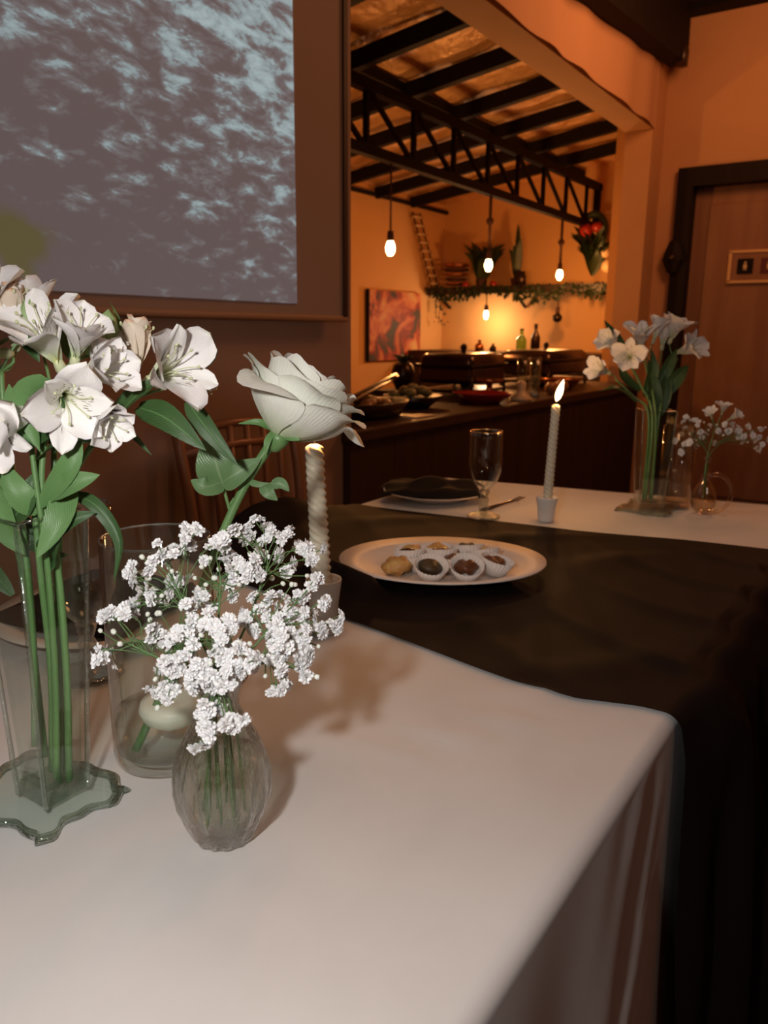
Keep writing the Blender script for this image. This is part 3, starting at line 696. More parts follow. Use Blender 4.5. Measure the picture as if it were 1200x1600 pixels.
def cloth(x, t, lift=0.0, extra=0.0, wide=0.0):
    rho = RHO + lift
    if t < 0:
        s = -t; q = rho * PI / 2
        if s < q: return V((x, Y0 - rho * math.sin(s / rho), TZ + lift - rho * (1 - math.cos(s / rho))))
        d_ = s - q
        a = min(1.0, d_ / 0.45)
        f_ = (0.018 + extra) * a * (0.5 + 0.5 * math.sin(2 * PI * x / (0.17 if not extra else 0.105) + 1.4 * math.sin(6 * x)))
        if not extra: f_ *= 0.12 + 0.88 * sg_((0.62 - x) * 30)
        if not extra:   # hanging corner fold of the white cloth
            cf = sg_((0.69 - x) * 70)
            f_ += cf * 0.010 * math.exp(-((d_ - 0.14 - 1.0 * (0.70 - x)) / 0.012) ** 2) * min(1, d_ / 0.05)
            f_ += cf * 0.003 * math.sin(70 * x + 40 * d_) * math.exp(-((x - 0.68) / 0.09) ** 2) * min(1, d_ / 0.03)
        return V((x + wide * d_, Y0 - rho - f_ - 0.02 * d_, TZ + lift - rho - d_))
    W_ = YL - Y0
    if t > W_:
        s = t - W_; q = rho * PI / 2
        if s < q: return V((x, YL + rho * math.sin(s / rho), TZ + lift - rho * (1 - math.cos(s / rho))))
        d_ = s - q
        return V((x, YL + rho + 0.02 * min(1, d_ / .3) * (0.5 + 0.5 * math.sin(40 * x)) + 0.02 * d_, TZ + lift - rho - d_))
    return V((x, Y0 + t, TZ + lift + wrinkle(x, Y0 + t)))
xfar = lambda y: 1.745 + (0.967 - min(max(y, 0.1), 1.0)) * 0.19
ts = [-0.73 + 0.70 * i / 34 for i in range(34)] + [-0.03 + 0.0030 * i for i in range(10)] + [0.8 * i / 56 for i in range(57)] + [0.8 + 0.003 * i for i in range(1, 10)] + [0.83 + 0.1 * i for i in range(7)]
rows = []
for i in range(131):
    s = i / 130
    rows.append([cloth(-0.40 + s * (xfar(Y0 + t) + 0.40), t) for t in ts])
ct = MB().grid(rows)
rows = []
for k in range(14):
    dz = (0, 0.003, 0.007, 0.012, 0.02, 0.05, 0.1, 0.15, 0.2, 0.3, 0.4, 0.5, 0.6, 0.7)[k]
    rows.append([V((xfar(y) + min(0.012, dz) + (0.02 * dz * math.sin(45 * y) if dz > .02 else 0), y, TZ - max(0, dz - 0.004))) for y in [0.153 + 0.828 * j / 60 for j in range(61)]])
ct.grid(rows)
o = solo('white_tablecloth', ct, M_CLOTH, 'white tablecloth covering the long table and hanging to the floor', 'tablecloth')

# black runner laid across the table
PLC = (1.018, 0.572)
NEAR = [(-0.8, 0.80), (0.0, 0.742), (0.02, 0.742), (0.08, 0.7260), (0.15, 0.7298), (0.26, 0.7477), (0.36, 0.7593), (0.45, 0.7711), (0.8, 0.84), (1.0, 0.88)]
FARE = [(-0.8, 1.62), (0.0, 1.475), (0.15, 1.445), (0.33, 1.40), (0.5, 1.375), (0.8, 1.335), (1.0, 1.33)]
def lerp(tab, t):
    for (a, b_), (c, d_) in zip(tab, tab[1:]):
        if a <= t <= c:
            u = (t - a) / (c - a); return b_ + (d_ - b_) * u
    return tab[0][1] if t < tab[0][0] else tab[-1][1]
rts = [-0.70 + 0.66 * i / 44 for i in range(44)] + [-0.04 + 0.0033 * i for i in range(12)] + [0.8 * i / 90 for i in range(91)] + [0.8 + 0.0045 * i for i in range(1, 9)] + [0.84 + 0.03 * i for i in range(7)]
rows = []
NR = 150
for i in range(NR + 1):
    s = i / NR; row = []
    for t in rts:
        x = lerp(NEAR, t) + s * (lerp(FARE, t) - lerp(NEAR, t))
        x += 0.004 * math.sin(14 * t + 2) * (1 - s)
        p = cloth(x, t, 0.0035, 0.001 + 0.040 * min(1, s / 0.16) ** 1.5, -0.05 * (1 - s) + 0.1 * s)
        if t >= 0:
            e_ = min(1.0, min(s, 1 - s) / 0.16)            # flat at the two borders
            h = 0.006 * (0.5 + 0.5 * math.sin(40 * (x - 0.55 * p.y) + 3 * math.sin(5 * p.y))) ** 4 * (0.25 + 0.75 * sg_((0.36 - p.y) * 14))
            h += 0.005 * (0.5 + 0.5 * math.sin(15 * x + 27 * p.y + 2 * math.sin(9 * x))) ** 3
            dp = math.hypot(x - PLC[0], p.y - PLC[1])
            h *= e_ * sg_((dp - 0.185) * 90)
            h += 0.027 * math.exp(-(seg_d((x, p.y), (0.912, 0.735), (0.868, 0.605)) / 0.020) ** 2)
            h += 0.055 * math.exp(-((x - 1.10) / 0.13) ** 2 - ((p.y - 0.985) / 0.055) ** 2) + 0.022 * math.exp(-((x - 1.00) / 0.07) ** 2 - ((p.y - 0.96) / 0.05) ** 2)
            p.z += h
        else:
            a = max(0.0, 1 + t / 0.12)
            p.y -= 0.010 * min(1, s / 0.08) * a * (0.5 + 0.5 * math.sin(46 * x)); p.y -= (0.010 + 0.02 * min(1, s / 0.1)) * min(1, -t / 0.06); p.y -= 0.014 * min(1, s / 0.08) * min(1, -t / 0.1) * (0.5 + 0.5 * math.sin(31 * x + 9 * t))
        row.append(p)
    rows.append(row)
solo('black_runner', MB().grid(rows), M_BLACK, 'black satin runner across the table falling to the floor in folds', 'runner')

# ---------------------------------------------------------------- chair behind the table
ch = thing('spindle_chair', 'slim copper-coloured spindle-back chair pushed up to the table', 'chair', (1.385, 1.325, 0))
for sx_ in (-1, 1):
    part('rear_leg', MB().tube(spline([(sx_ * 0.185, 0.03, 0), (sx_ * 0.18, 0.0, 0.45), (sx_ * 0.19, 0.0, 0.70), (sx_ * 0.195, 0.035, 0.91)], 4), 0.013, 8), M_CHAIR, ch)
    part('front_leg', MB().tube([(sx_ * 0.195, -0.27, 0), (sx_ * 0.19, -0.265, 0.44)], 0.014, 8), M_CHAIR, ch)
    part('side_stretcher', MB().tube([(sx_ * 0.19, -0.268, 0.22), (sx_ * 0.183, 0.012, 0.22)], 0.008, 6), M_CHAIR, ch)
for z, y in ((0.895, 0.032), (0.845, 0.022), (0.55, 0.0)):
    part('back_rail', MB().tube([(-0.19, y, z), (0, y + 0.012, z + 0.006), (0.19, y, z)], 0.011, 8), M_CHAIR, ch)
for k in range(6):
    x = -0.145 + 0.058 * k; part('spindle', MB().tube([(x, 0.008, 0.55), (x, 0.034, 0.895)], 0.0075, 8), M_CHAIR, ch)
bevel(part('seat', MB().box((-0.20, -0.285, 0.435), (0.20, 0.01, 0.465)), M_CHAIR, ch, False), 0.01)
bevel(part('cushion', MB().box((-0.19, -0.28, 0.465), (0.19, -0.005, 0.50)), M_NAPK, ch, False), 0.015, 3)
part('front_stretcher', MB().tube([(-0.19, -0.268, 0.26), (0.19, -0.268, 0.26)], 0.008, 6), M_CHAIR, ch)

# ---------------------------------------------------------------- tapered square vase on its cast glass slab
rnd = random.Random(4)
def wavy_slab(cx, cy, hx, hy, seed, amp=0.004):
    rr = random.Random(seed); pts = []
    ph = [rr.random() * 6.28 for _ in range(4)]
    for k in range(96):
        a = k / 96 * 4; side = int(a); u = a - side
        e_ = amp * (math.sin(u * 9.5 + ph[side]) + 0.6 * math.sin(u * 21 + 2 * ph[side]))* (1 if True else 0)
        c_ = [(-hx + 2 * hx * u, -hy + e_), (hx + e_, -hy + 2 * hy * u), (hx - 2 * hx * u, hy + e_), (-hx + e_, hy - 2 * hy * u)][side]
        pts.append(c_)
    return pts
def ring_stack(levels):
    m_ = MB(); N_ = len(levels[0][0])
    for pts, z in levels:
        m_.v += [(p[0], p[1], z) for p in pts]
    for i in range(len(levels) - 1):
        for k in range(N_):
            k2 = (k + 1) % N_; m_.f.append((i * N_ + k, i * N_ + k2, (i + 1) * N_ + k2, (i + 1) * N_ + k))
    m_.f.append(tuple(reversed(range(N_)))); m_.f.append(tuple((len(levels) - 1) * N_ + k for k in range(N_)))
    return m_
def slab_mesh(hx, hy, seed, th=0.0065):
    P = wavy_slab(0, 0, hx, hy, seed)
    ins = lambda q: [(p[0] * (1 - q / hx), p[1] * (1 - q / hy)) for p in P]
    return ring_stack([(ins(0.003), 0.0), (P, 0.0018), (P, 0.0045), (ins(0.0025), th), (ins(0.009), th - 0.0012)])
def make_slab(t, hx, hy, seed, th=0.0065):
    P = wavy_slab(0, 0, hx, hy, seed)
    ins = lambda q: [(p[0] * (1 - q / hx), p[1] * (1 - q / hy)) for p in P]
    part('slab', ring_stack([(ins(0.006), 0.0005), (ins(0.006), th - 0.0012)]), M_SLAB, t, False)
    rim = ring_stack([(ins(0.0058), 0.0), (ins(0.002), 0.0), (P, 0.0018), (P, 0.0045), (ins(0.0025), th), (ins(0.0058), th - 0.001)]); rim.f = rim.f[:-2]
    part('rough_edge', rim, M_SLABE, t, True)
sl = thing('glass_slab', 'clear cast glass slab with wavy edge under the near square vase', 'coaster', (0.317, 0.543, 0.753))
make_slab(sl, 0.044, 0.058, 5)

def square_vase(name, label, loc, b_, t_, h, rotz=0.0, wl=0.35, cx=0.0, cy=0.0):
    """b_, t_: half sides of the foot and the rim; cx, cy: how far the rim's centre is off the foot's"""
    t = thing(name, label, 'vase', loc, rotz)
    th = 0.0032
    def lv(z, inset): q = z / h; s_ = b_ + (t_ - b_) * q - inset; return [(cx * q + i * s_, cy * q + j * s_, z) for i, j in ((-1, -1), (1, -1), (1, 1), (-1, 1))]
    for k in range(4):
        k2 = (k + 1) % 4
        A, B = lv(0.0, 0), lv(h, 0); C, D = lv(0.012, th), lv(h, th)
        g_ = MB(); g_.v = [A[k], A[k2], B[k2], B[k], C[k], C[k2], D[k2], D[k]]
        g_.f = [(0, 1, 2, 3), (5, 4, 7, 6), (3, 2, 6, 7)]
        part('glass_wall', g_, M_SQ, t, False)
        e_ = MB().tube([A[k], B[k]], 0.0020, 6); part('corner_edge', e_, M_SQE, t, True)
    z0 = lv(0.0, 0.0005); z1 = lv(0.012, th * .6)
    part('thick_foot', ring_stack([([p[:2] for p in z0], 0.0), ([p[:2] for p in z1], 0.012)]), M_SQE, t, False)
    e_ = MB()
    B = lv(h, th / 2)
    for k in range(4): e_.tube([B[k], B[(k + 1) % 4]], 0.0012, 5)
    part('rim', e_, M_SQE, t)
    wa, wb = lv(0.0125, th + 0.0004), lv(h * wl, th + 0.0004)
    part('water', ring_stack([([p[:2] for p in wa], 0.0125), ([p[:2] for p in wb], h * wl)]), M_WATER, t, False)
    return t
square_vase('square_vase', 'tall tapered square glass vase of white lilies, nearest the camera', (0.3185, 0.530, 0.7595), 0.0185, 0.0285, 0.226, 0.0, 0.47, 0.009, 0.010)

# ================================================================ flowers: shared meshes
CR, CU, CT = V((0.5565, -0.831, 0.0)), V((0.182, 0.122, 0.975)), V((-0.81, -0.542, 0.225))
def dv(r_, u_, t_): return (CR * r_ + CU * u_ + CT * t_).normalized()
def petal(L_, W_, t0, t1, cup, ruf=0.0, seed=0, nv=11, nu=7, point=0.0, claw=0.16):
    rr = random.Random(seed); ph = rr.random() * 6
    x = z = 0.0; rows = []
    for i in range(nv + 1):
        v = i / nv; th = t0 + (t1 - t0) * v ** 1.3
        if i: x += L_ / nv * math.sin(th); z += L_ / nv * math.cos(th)
        f_ = (claw * (1 - v) + 1.12 * v ** 0.95 * max(0.0, 1 - v ** (3.2 - 1.4 * point)) ** 0.55)
        if v == 1: f_ = 0.04
        n = V((-math.cos(th), 0, math.sin(th)))
        row = []
        for k in range(nu):
            u = -1 + 2 * k / (nu - 1)
            p = V((x, u * W_ * f_, z)) + n * (cup * W_ * f_ * u * u + ruf * W_ * v * math.sin(5 * u + 7 * v + ph) * abs(u))
            row.append(p)
        rows.append(row)
    return MB().grid(rows)
R_ = math.radians
PO = [petal(0.052, 0.0200, R_(14), R_(62), 0.34, 0.13, s).mesh('petal', M_PETO) for s in (1, 2, 3)]
PIN = [petal(0.052, 0.0135, R_(14), R_(54), 0.26, 0.14, s, point=0.4).mesh('petal', M_PETI) for s in (4, 5, 6)]
PCL = [petal(0.044, 0.0150, R_(16), R_(6), 0.75, 0.18, s).mesh('petal', M_PETP) for s in (7, 8)]
PCW = [petal(0.046, 0.0165, R_(16), R_(38), 0.55, 0.12, s).mesh('petal', M_PETO) for s in (9, 10)]
core = MB().lathe([(0.0001, -0.010), (0.003, -0.009), (0.0042, -0.004), (0.0032, 0.002), (0.0001, 0.004)], seg=8)
for k in range(6):
    a = k * PI / 3 + 0.2
    core.tube(spline([(0, 0, 0), (0.003 * math.cos(a), 0.003 * math.sin(a), 0.015), (0.006 * math.cos(a), 0.006 * math.sin(a), 0.030), (0.012 * math.cos(a), 0.012 * math.sin(a), 0.038)], 3), 0.0004, 5)
    core.ball((0.012 * math.cos(a), 0.012 * math.sin(a), 0.0385), 0.0011, 6, 4, 1.6)
CORE = core.mesh('blossom', M_ANTH)
BUDM = MB().lathe([(0.0001, 0), (0.003, 0.001), (0.0062, 0.008), (0.0068, 0.014), (0.0045, 0.021), (0.0001, 0.026)], seg=10, ribs=3, amp=0.12)
for i_, p_ in enumerate(BUDM.v): BUDM.uv[i_] = ((math.atan2(p_[1], p_[0]) / PI * 1.5) % 1, p_[2] / 0.026)
BUDM = BUDM.mesh('bud', M_BUDG)
def blossom(parent, base, loc, axis, roll, s=1.0, kind='open', seed=0):
    rr = random.Random(seed)
    o_ = link('blossom', CORE, parent, frame_to(axis, roll, V(loc) - V(base), s))
    for k in range(6):
        outer = k % 2 == 0
        if kind == 'open': me = (PO if outer else PIN)[(k // 2 + seed) % 3]
        elif kind == 'half': me = PCW[k % 2]
        else: me = PCL[k % 2]
        mm = Matrix.Rotation(k * PI / 3 + rr.uniform(-0.12, 0.12), 4, 'Z') @ Matrix.Rotation(rr.uniform(-0.14, 0.16), 4, 'Y') @ Matrix.Scale(rr.uniform(0.93, 1.07), 4)
        mm.translation = (0, 0, 0.0003 * k)
        link('petal', me, o_, mm)
    return o_
def alstro(label, stem, blooms=(), leaves=(), buds=(), r=0.0028, group='white lily stems in the near vase', name='alstroemeria_stem'):
    base = stem[0]
    t = thing(name, label, 'flower', base, 0, group)
    S = spline(stem, 6)
    part('stem', MB().tube(S, [r * (1.05 - 0.35 * i / len(S)) for i in range(len(S))], 8), M_STEM, t, True, base)
    tip = V(stem[-1])
    for i, (loc, ax, roll, s, kind) in enumerate(blooms):
        L0 = V(loc); mid = tip.lerp(L0, 0.5) - V(ax) * 0.010 * s
        if (tip - L0).length > 0.004: part('pedicel', MB().tube(spline([tip, mid, L0 - V(ax).normalized() * 0.008 * s], 4), 0.0013, 6), M_STEM, t, True, base)
        blossom(t, base, loc, ax, roll, s, kind, seed=i + len(label))
    for lf in leaves:
        pts, w_, m_, fc, tw = lf
        part('leaf', blade(MB(), pts, w_, fc, 0.30, tw, wave=0.05), m_, t, True, base)
    for loc, ax, s in buds:
        part('pedicel', MB().tube(spline([tip, tip.lerp(V(loc), 0.5) + V((0, 0, 0.004)), V(loc)], 3), 0.0012, 5), M_STEM, t, True, base)
        link('bud', BUDM, t, frame_to(ax, 0.3, V(loc) - V(base), s))
    return t
FC = tuple(CT + CU * 0.4)
FD = tuple(CT * 0.8 - CR * 0.5 + CU * 0.2)
FU = tuple(CU + CT * 0.5)
alstro('white lily stem leaning right, its big spotted bloom beside the rose',
       [(0.3232, 0.5285, 0.7651), (0.3309, 0.5260, 0.8581), (0.3357, 0.5208, 0.9517), (0.3440, 0.5201, 0.9975), (0.3668, 0.5098, 1.0370), (0.3919, 0.4960, 1.0674)],
       [((0.4052, 0.4864, 1.0831), dv(.72, .20, .62), 0.5, 1.08, 'open'), ((0.4000, 0.5022, 1.0847), dv(.12, .95, .15), 0.2, 1.0, 'peach'), ((0.4274, 0.4735, 1.0787), dv(.62, -.05, .30), 0.3, 0.62, 'peach')],
       [([(0.3952, 0.4925, 1.0620), (0.3980, 0.4630, 1.0544), (0.4077, 0.4337, 1.0321)], .0105, M_LEAF, FC, 0.2), ([(0.4205, 0.4654, 1.0657), (0.4214, 0.4472, 1.0471), (0.4312, 0.4243, 1.0182)], .0075, M_LEAF, FC, 0.4),
        ([(0.3625, 0.5107, 1.0325), (0.3810, 0.4914, 1.0438), (0.3945, 0.4786, 1.0257)], .0030, M_LEAF, FC, 0.3), ([(0.3661, 0.5073, 1.0373), (0.3840, 0.4861, 1.0684), (0.4032, 0.4752, 1.0846)], .0100, M_LEAF, FU, 0.5),
        ([(0.4355, 0.4664, 1.0910), (0.4403, 0.4608, 1.1033), (0.4429, 0.4681, 1.1213)], .0065, M_LEAFB, FC, 0.8)])
alstro('white lily stem with the drooping wide-open bloom at front',
       [(0.3264, 0.5193, 0.7678), (0.3307, 0.5164, 0.8607), (0.3309, 0.5157, 0.9487), (0.3279, 0.5222, 1.0023), (0.3354, 0.5228, 1.0440), (0.3456, 0.5186, 1.0706)],
       [((0.3463, 0.5158, 1.0753), dv(.45, -.30, .72), 1.2, 1.12, 'open'), ((0.3613, 0.5117, 1.0841), dv(.75, .20, .40), 0.1, 0.92, 'half')],
       [([(0.3395, 0.5228, 1.0855), (0.3224, 0.5218, 1.0705), (0.3226, 0.5122, 1.0347)], .0115, M_LEAFB, FC, 0.5), ([(0.3302, 0.5132, 1.0021), (0.3316, 0.4927, 1.0114), (0.3459, 0.4778, 1.0179)], .0095, M_LEAFB, FC, 0.2),
        ([(0.3436, 0.5083, 1.0120), (0.3253, 0.5006, 0.9855), (0.3098, 0.5073, 0.9592)], .0100, M_LEAFB, FC, -0.3)])
alstro('white lily stem with the upright bloom under the screen edge',
       [(0.3188, 0.5289, 0.7769), (0.3252, 0.5280, 0.8598), (0.3245, 0.5286, 0.9480), (0.3298, 0.5336, 1.0055), (0.3458, 0.5344, 1.0564), (0.3570, 0.5334, 1.0853)],
       [((0.3575, 0.5329, 1.0947), dv(-.12, .62, .62), 0.9, 1.12, 'open'), ((0.3774, 0.5172, 1.0841), dv(.30, .62, .35), 0.4, 0.85, 'half')],
       [([(0.3735, 0.5398, 1.0979), (0.3766, 0.5478, 1.1195), (0.3838, 0.5555, 1.1460)], .0068, M_LEAF, FC, 0.3), ([(0.3775, 0.5349, 1.1004), (0.3883, 0.5341, 1.1196), (0.3941, 0.5366, 1.1375)], .0040, M_LEAF, FC, 0.8),
        ([(0.3902, 0.5180, 1.1054), (0.4003, 0.5183, 1.1246), (0.4029, 0.5303, 1.1454)], .0036, M_LEAFB, FC, 1.6), ([(0.3448, 0.5146, 1.0004), (0.3512, 0.4924, 0.9924), (0.3572, 0.4764, 0.9665), (0.3517, 0.4786, 0.9341)], .0052, M_LEAF, FC, 0.4)],
       [((0.3739, 0.5181, 1.1004), dv(.1, .9, .3), 1.15), ((0.3837, 0.5125, 1.1041), dv(.15, .95, .2), 1.2)])
alstro('white lily stem turned left with its bloom cut by the frame',
       [(0.3128, 0.5395, 0.7987), (0.3200, 0.5404, 0.8799), (0.3215, 0.5405, 0.9568), (0.3211, 0.5468, 1.0150), (0.3238, 0.5547, 1.0616), (0.3279, 0.5601, 1.0892)],
       [((0.3280, 0.5579, 1.1022), dv(-.35, -.15, .75), 0.4, 1.05, 'open'), ((0.3433, 0.5632, 1.1121), dv(.05, .75, .3), 0.6, 0.95, 'peach'), ((0.3342, 0.5815, 1.1236), dv(.10, .55, .6), 0.2, 1.0, 'open')],
       [([(0.3302, 0.5624, 1.1076), (0.3344, 0.5420, 1.1133), (0.3413, 0.5318, 1.0961)], .0090, M_LEAF, FU, 0.3), ([(0.3148, 0.5496, 0.9767), (0.3163, 0.5303, 0.9937), (0.3282, 0.5266, 1.0185)], .0105, M_LEAF, FC, 0.3), ([(0.3206, 0.5552, 1.0335), (0.3269, 0.5483, 1.0618), (0.3365, 0.5436, 1.0848)], .0080, M_LEAF, FC, 0.6)],
       [((0.3465, 0.5512, 1.1169), dv(.2, .9, .2), 1.1)])
alstro('short white lily stem low at the frame edge, blooms hanging',
       [(0.3269, 0.5511, 0.7796), (0.3303, 0.5589, 0.8773), (0.3256, 0.5563, 0.9429), (0.3199, 0.5585, 0.9943), (0.3169, 0.5590, 1.0383)],
       [((0.3179, 0.5563, 1.0620), dv(.10, -.55, .75), 0.8, 1.0, 'open')],
       [([(0.3114, 0.5574, 1.0056), (0.3082, 0.5388, 0.9757), (0.3132, 0.5272, 0.9570)], .0090, M_LEAFB, FC, 0.3), ([(0.3152, 0.5533, 0.9204), (0.3087, 0.5729, 0.9442), (0.3058, 0.5890, 0.9728)], .0060, M_LEAF, FC, 0.3)])
alstro('bare thick green stem standing in the square vase behind the others',
       [(0.3364, 0.5409, 0.7668), (0.3420, 0.5383, 0.8563), (0.3426, 0.5348, 0.9477), (0.3482, 0.5378, 1.0021), (0.3578, 0.5438, 1.0597)],
       [((0.3653, 0.5674, 1.1169), dv(-.15, .75, .2), 0.4, 0.95, 'half')],
       [([(0.3395, 0.5309, 0.9542), (0.3274, 0.5480, 0.9694), (0.3239, 0.5646, 0.9878)], .010, M_LEAF, FC, 0.2), ([(0.3521, 0.5403, 1.0311), (0.3619, 0.5230, 1.0510), (0.3729, 0.5199, 1.0746)], .009, M_LEAF, FU, 0.2), ([(0.3536, 0.5402, 1.0359), (0.3420, 0.5473, 1.0559), (0.3420, 0.5534, 1.0795)], .009, M_LEAF, FC, 0.3),
        ([(0.3402, 0.5260, 0.9447), (0.3235, 0.5121, 0.9620), (0.3363, 0.5003, 0.9931)], .011, M_LEAF, FC, -0.2)], r=0.0032)

alstro('leafy white lily stem crowding between the front blooms',
       [(0.3145, 0.5172, 0.7775), (0.3214, 0.5169, 0.8641), (0.3233, 0.5167, 0.9504), (0.3237, 0.5212, 0.9983), (0.3248, 0.5259, 1.0402)],
       [((0.3286, 0.5188, 1.0635), dv(-.55, -.35, .55), 0.3, .95, 'half'), ((0.3554, 0.4897, 1.0632), dv(.55, -.45, .5), 0.6, .80, 'half'), ((0.3577, 0.5123, 1.0990), dv(.35, .55, .55), 0.2, .95, 'half')],
       [([(0.3259, 0.5244, 1.0402), (0.3305, 0.5069, 1.0595), (0.3400, 0.5112, 1.0859)], .0105, M_LEAF, FC, 0.3), ([(0.3245, 0.5245, 1.0357), (0.3166, 0.5294, 1.0546), (0.3213, 0.5406, 1.0810)], .010, M_LEAFB, FC, 0.2), ([(0.3239, 0.5190, 0.9938), (0.3334, 0.4951, 1.0234), (0.3437, 0.4944, 1.0501)], .0085, M_LEAFB, FC, 0.5),
        ([(0.3266, 0.5247, 1.0260), (0.3359, 0.5023, 1.0410), (0.3551, 0.4809, 1.0407)], .0075, M_LEAF, FU, 0.4), ([(0.3237, 0.5184, 0.9648), (0.3326, 0.4979, 0.9830), (0.3455, 0.4850, 0.9896)], .0060, M_LEAF, FC, 0.3), ([(0.3237, 0.5227, 0.9885), (0.3129, 0.5287, 1.0040), (0.3120, 0.5429, 1.0262)], .0095, M_LEAFB, FC, 0.4)])

# ---------------------------------------------------------------- cylinder vase with water, floating candle and the rose
CYL = (0.415, 0.506, 0.753)
cy = thing('cylinder_vase', 'clear glass cylinder vase holding the rose and a floating candle', 'vase', CYL)
part('glass', MB().lathe([(0.0001, 0.0), (0.036, 0.0), (0.0435, 0.004), (0.0452, 0.012), (0.0452, 0.1985), (0.0444, 0.2), (0.0432, 0.1985), (0.0432, 0.016), (0.038, 0.010), (0.0001, 0.0095)], seg=56), M_GLASS, cy)
part('rim', MB().tube([(0.0442 * math.cos(a), 0.0442 * math.sin(a), 0.1995) for a in [i * 2 * PI / 56 for i in range(57)]], 0.0011, 6, False), M_SQE, cy)
part('water', MB().lathe([(0.0001, 0.0100), (0.037, 0.0105), (0.0427, 0.0165), (0.0427, 0.046), (0.0001, 0.046)], seg=48), M_WATER, cy)
fc = thing('floating_candle', 'round cream floating candle on the water inside the cylinder vase', 'candle', (0.418, 0.501, 0.785))
part('wax', MB().lathe([(0.0001, 0), (0.016, 0.0), (0.025, 0.006), (0.028, 0.014), (0.026, 0.021), (0.018, 0.0225), (0.006, 0.020), (0.0001, 0.0195)], seg=32), M_WAXW, fc)
part('wick', MB().tube([(0, 0, 0.019), (0.001, 0, 0.025)], 0.0009, 6), M_WICK, fc)

RB = (0.3877, 0.5144, 0.7676)
rose = thing('white_rose', 'single open cream-white rose leaning out of the cylinder vase', 'flower', RB)
RS = [(0.3877, 0.5144, 0.7676), (0.4116, 0.4966, 0.8285), (0.4338, 0.4826, 0.8925), (0.4522, 0.4679, 0.9498), (0.4703, 0.4530, 0.9970), (0.4875, 0.4353, 1.0342)]
S = spline(RS, 7)
part('stem', MB().tube(S, [0.0036 + 0.0012 * (i / len(S)) ** 6 for i in range(len(S))], 10), M_STEM, rose, True, RB)
ax = dv(.46, .86, .10); BL = V((0.4883, 0.4332, 1.0322))
hip = link('hip', MB().lathe([(0.0001, -0.012), (0.0048, -0.010), (0.0085, -0.002), (0.0095, 0.004), (0.0001, 0.008)], seg=14).mesh('hip', M_STEM), rose, frame_to(ax, 0, BL - V(RB)))
def rose_petal(R0, H0, flare, half, seed, droop=0.0, tilt=0.0):
    rr = random.Random(seed); rows = []; nv, nu = 12, 11; ph = rr.random() * 6
    for i in range(nv + 1):
        v = i / nv; row = []
        for k in range(nu):
            u = -1 + 2 * k / (nu - 1)
            hh = v * (1 - 0.20 * abs(u) ** 2.2 * v) 
            r0 = R0 * (math.sin(min(1, hh * 1.25) * PI / 2) ** 0.75) * (1 - 0.10 * max(0, hh - .6))
            cur = max(0.0, hh - 0.66) / 0.34
            r1 = r0 + flare * cur ** 1.6 * (1 - 0.35 * abs(u))
            z = H0 * hh - droop * cur ** 2
            a = half * u * (0.55 + 0.45 * min(1, v * 2.2)) * (1 - 0.25 * max(0, v - .75) * 4 * 0.6)
            a += 0.05 * math.sin(4 * v + ph)
            z += 0.0015 * math.sin(6 * u + ph) * v
            row.append(V((r1 * math.cos(a), r1 * math.sin(a), z)))
        rows.append(row)
    return MB().grid(rows)
layers = [  # n, R, H, flare, half angle, first angle, droop
    (3, 0.0105, 0.062, 0.000, 1.5, 0.2, 0.0), (4, 0.0185, 0.066, 0.002, 1.25, 0.9, 0.0), (4, 0.0265, 0.068, 0.004, 1.1, 0.3, 0.001),
    (5, 0.0345, 0.066, 0.008, 0.95, 0.6, 0.004), (5, 0.0410, 0.061, 0.013, 0.85, 0.1, 0.009), (5, 0.0450, 0.054, 0.021, 0.75, 0.75, 0.018)]
mf = frame_to(ax, 0.5, BL - V(RB))
bloom = link('bloom', MB().lathe([(0.0001, 0.0), (0.007, 0.002), (0.010, 0.012), (0.006, 0.045), (0.0001, 0.052)], seg=12).mesh('bloom', M_WAXW), rose, mf)
sd = 0
for n, R0, H0, flr, half, a0, dr in layers:
    for k in range(n):
        sd += 1; rr = random.Random(sd)
        me = rose_petal(R0, H0 * rr.uniform(0.95, 1.05), flr * rr.uniform(0.6, 1.4), half, sd, dr * rr.uniform(0.5, 1.5)).mesh('petal', M_ROSE)
        mm = Matrix.Rotation(a0 + k * 2 * PI / n + rr.uniform(-.1, .1), 4, 'Z') @ Matrix.Rotation(rr.uniform(-0.03, 0.07), 4, 'Y')
        link('petal', me, bloom, mm)
for pts, w_ in (([(0.4861, 0.4360, 1.0397), (0.4757, 0.4432, 1.0464), (0.4683, 0.4592, 1.0449)], .0032), ([(0.4844, 0.4345, 1.0389), (0.4755, 0.4337, 1.0314), (0.4740, 0.4348, 1.0199)], .0030), ([(0.4866, 0.4281, 1.0360), (0.4851, 0.4171, 1.0349), (0.4878, 0.4086, 1.0332)], .0034)):
    part('sepal', blade(MB(), pts, w_, FC), M_LEAFB, rose, True, RB)
part('side_twig', MB().tube(spline([(0.4590, 0.4618, 0.9687), (0.4567, 0.4646, 0.9847), (0.4558, 0.4675, 0.9976)], 4), 0.0014, 6), M_STEM, rose, True, RB)
part('side_twig', MB().tube(spline([(0.4703, 0.4530, 0.9970), (0.4755, 0.4406, 0.9949), (0.4812, 0.4329, 0.9965)], 4), 0.0008, 6), M_STEM, rose, True, RB)
part('side_twig', MB().tube(spline([(0.4589, 0.4635, 0.9768), (0.4618, 0.4601, 0.9833)], 3), 0.0010, 6), M_STEM, rose, True, RB)
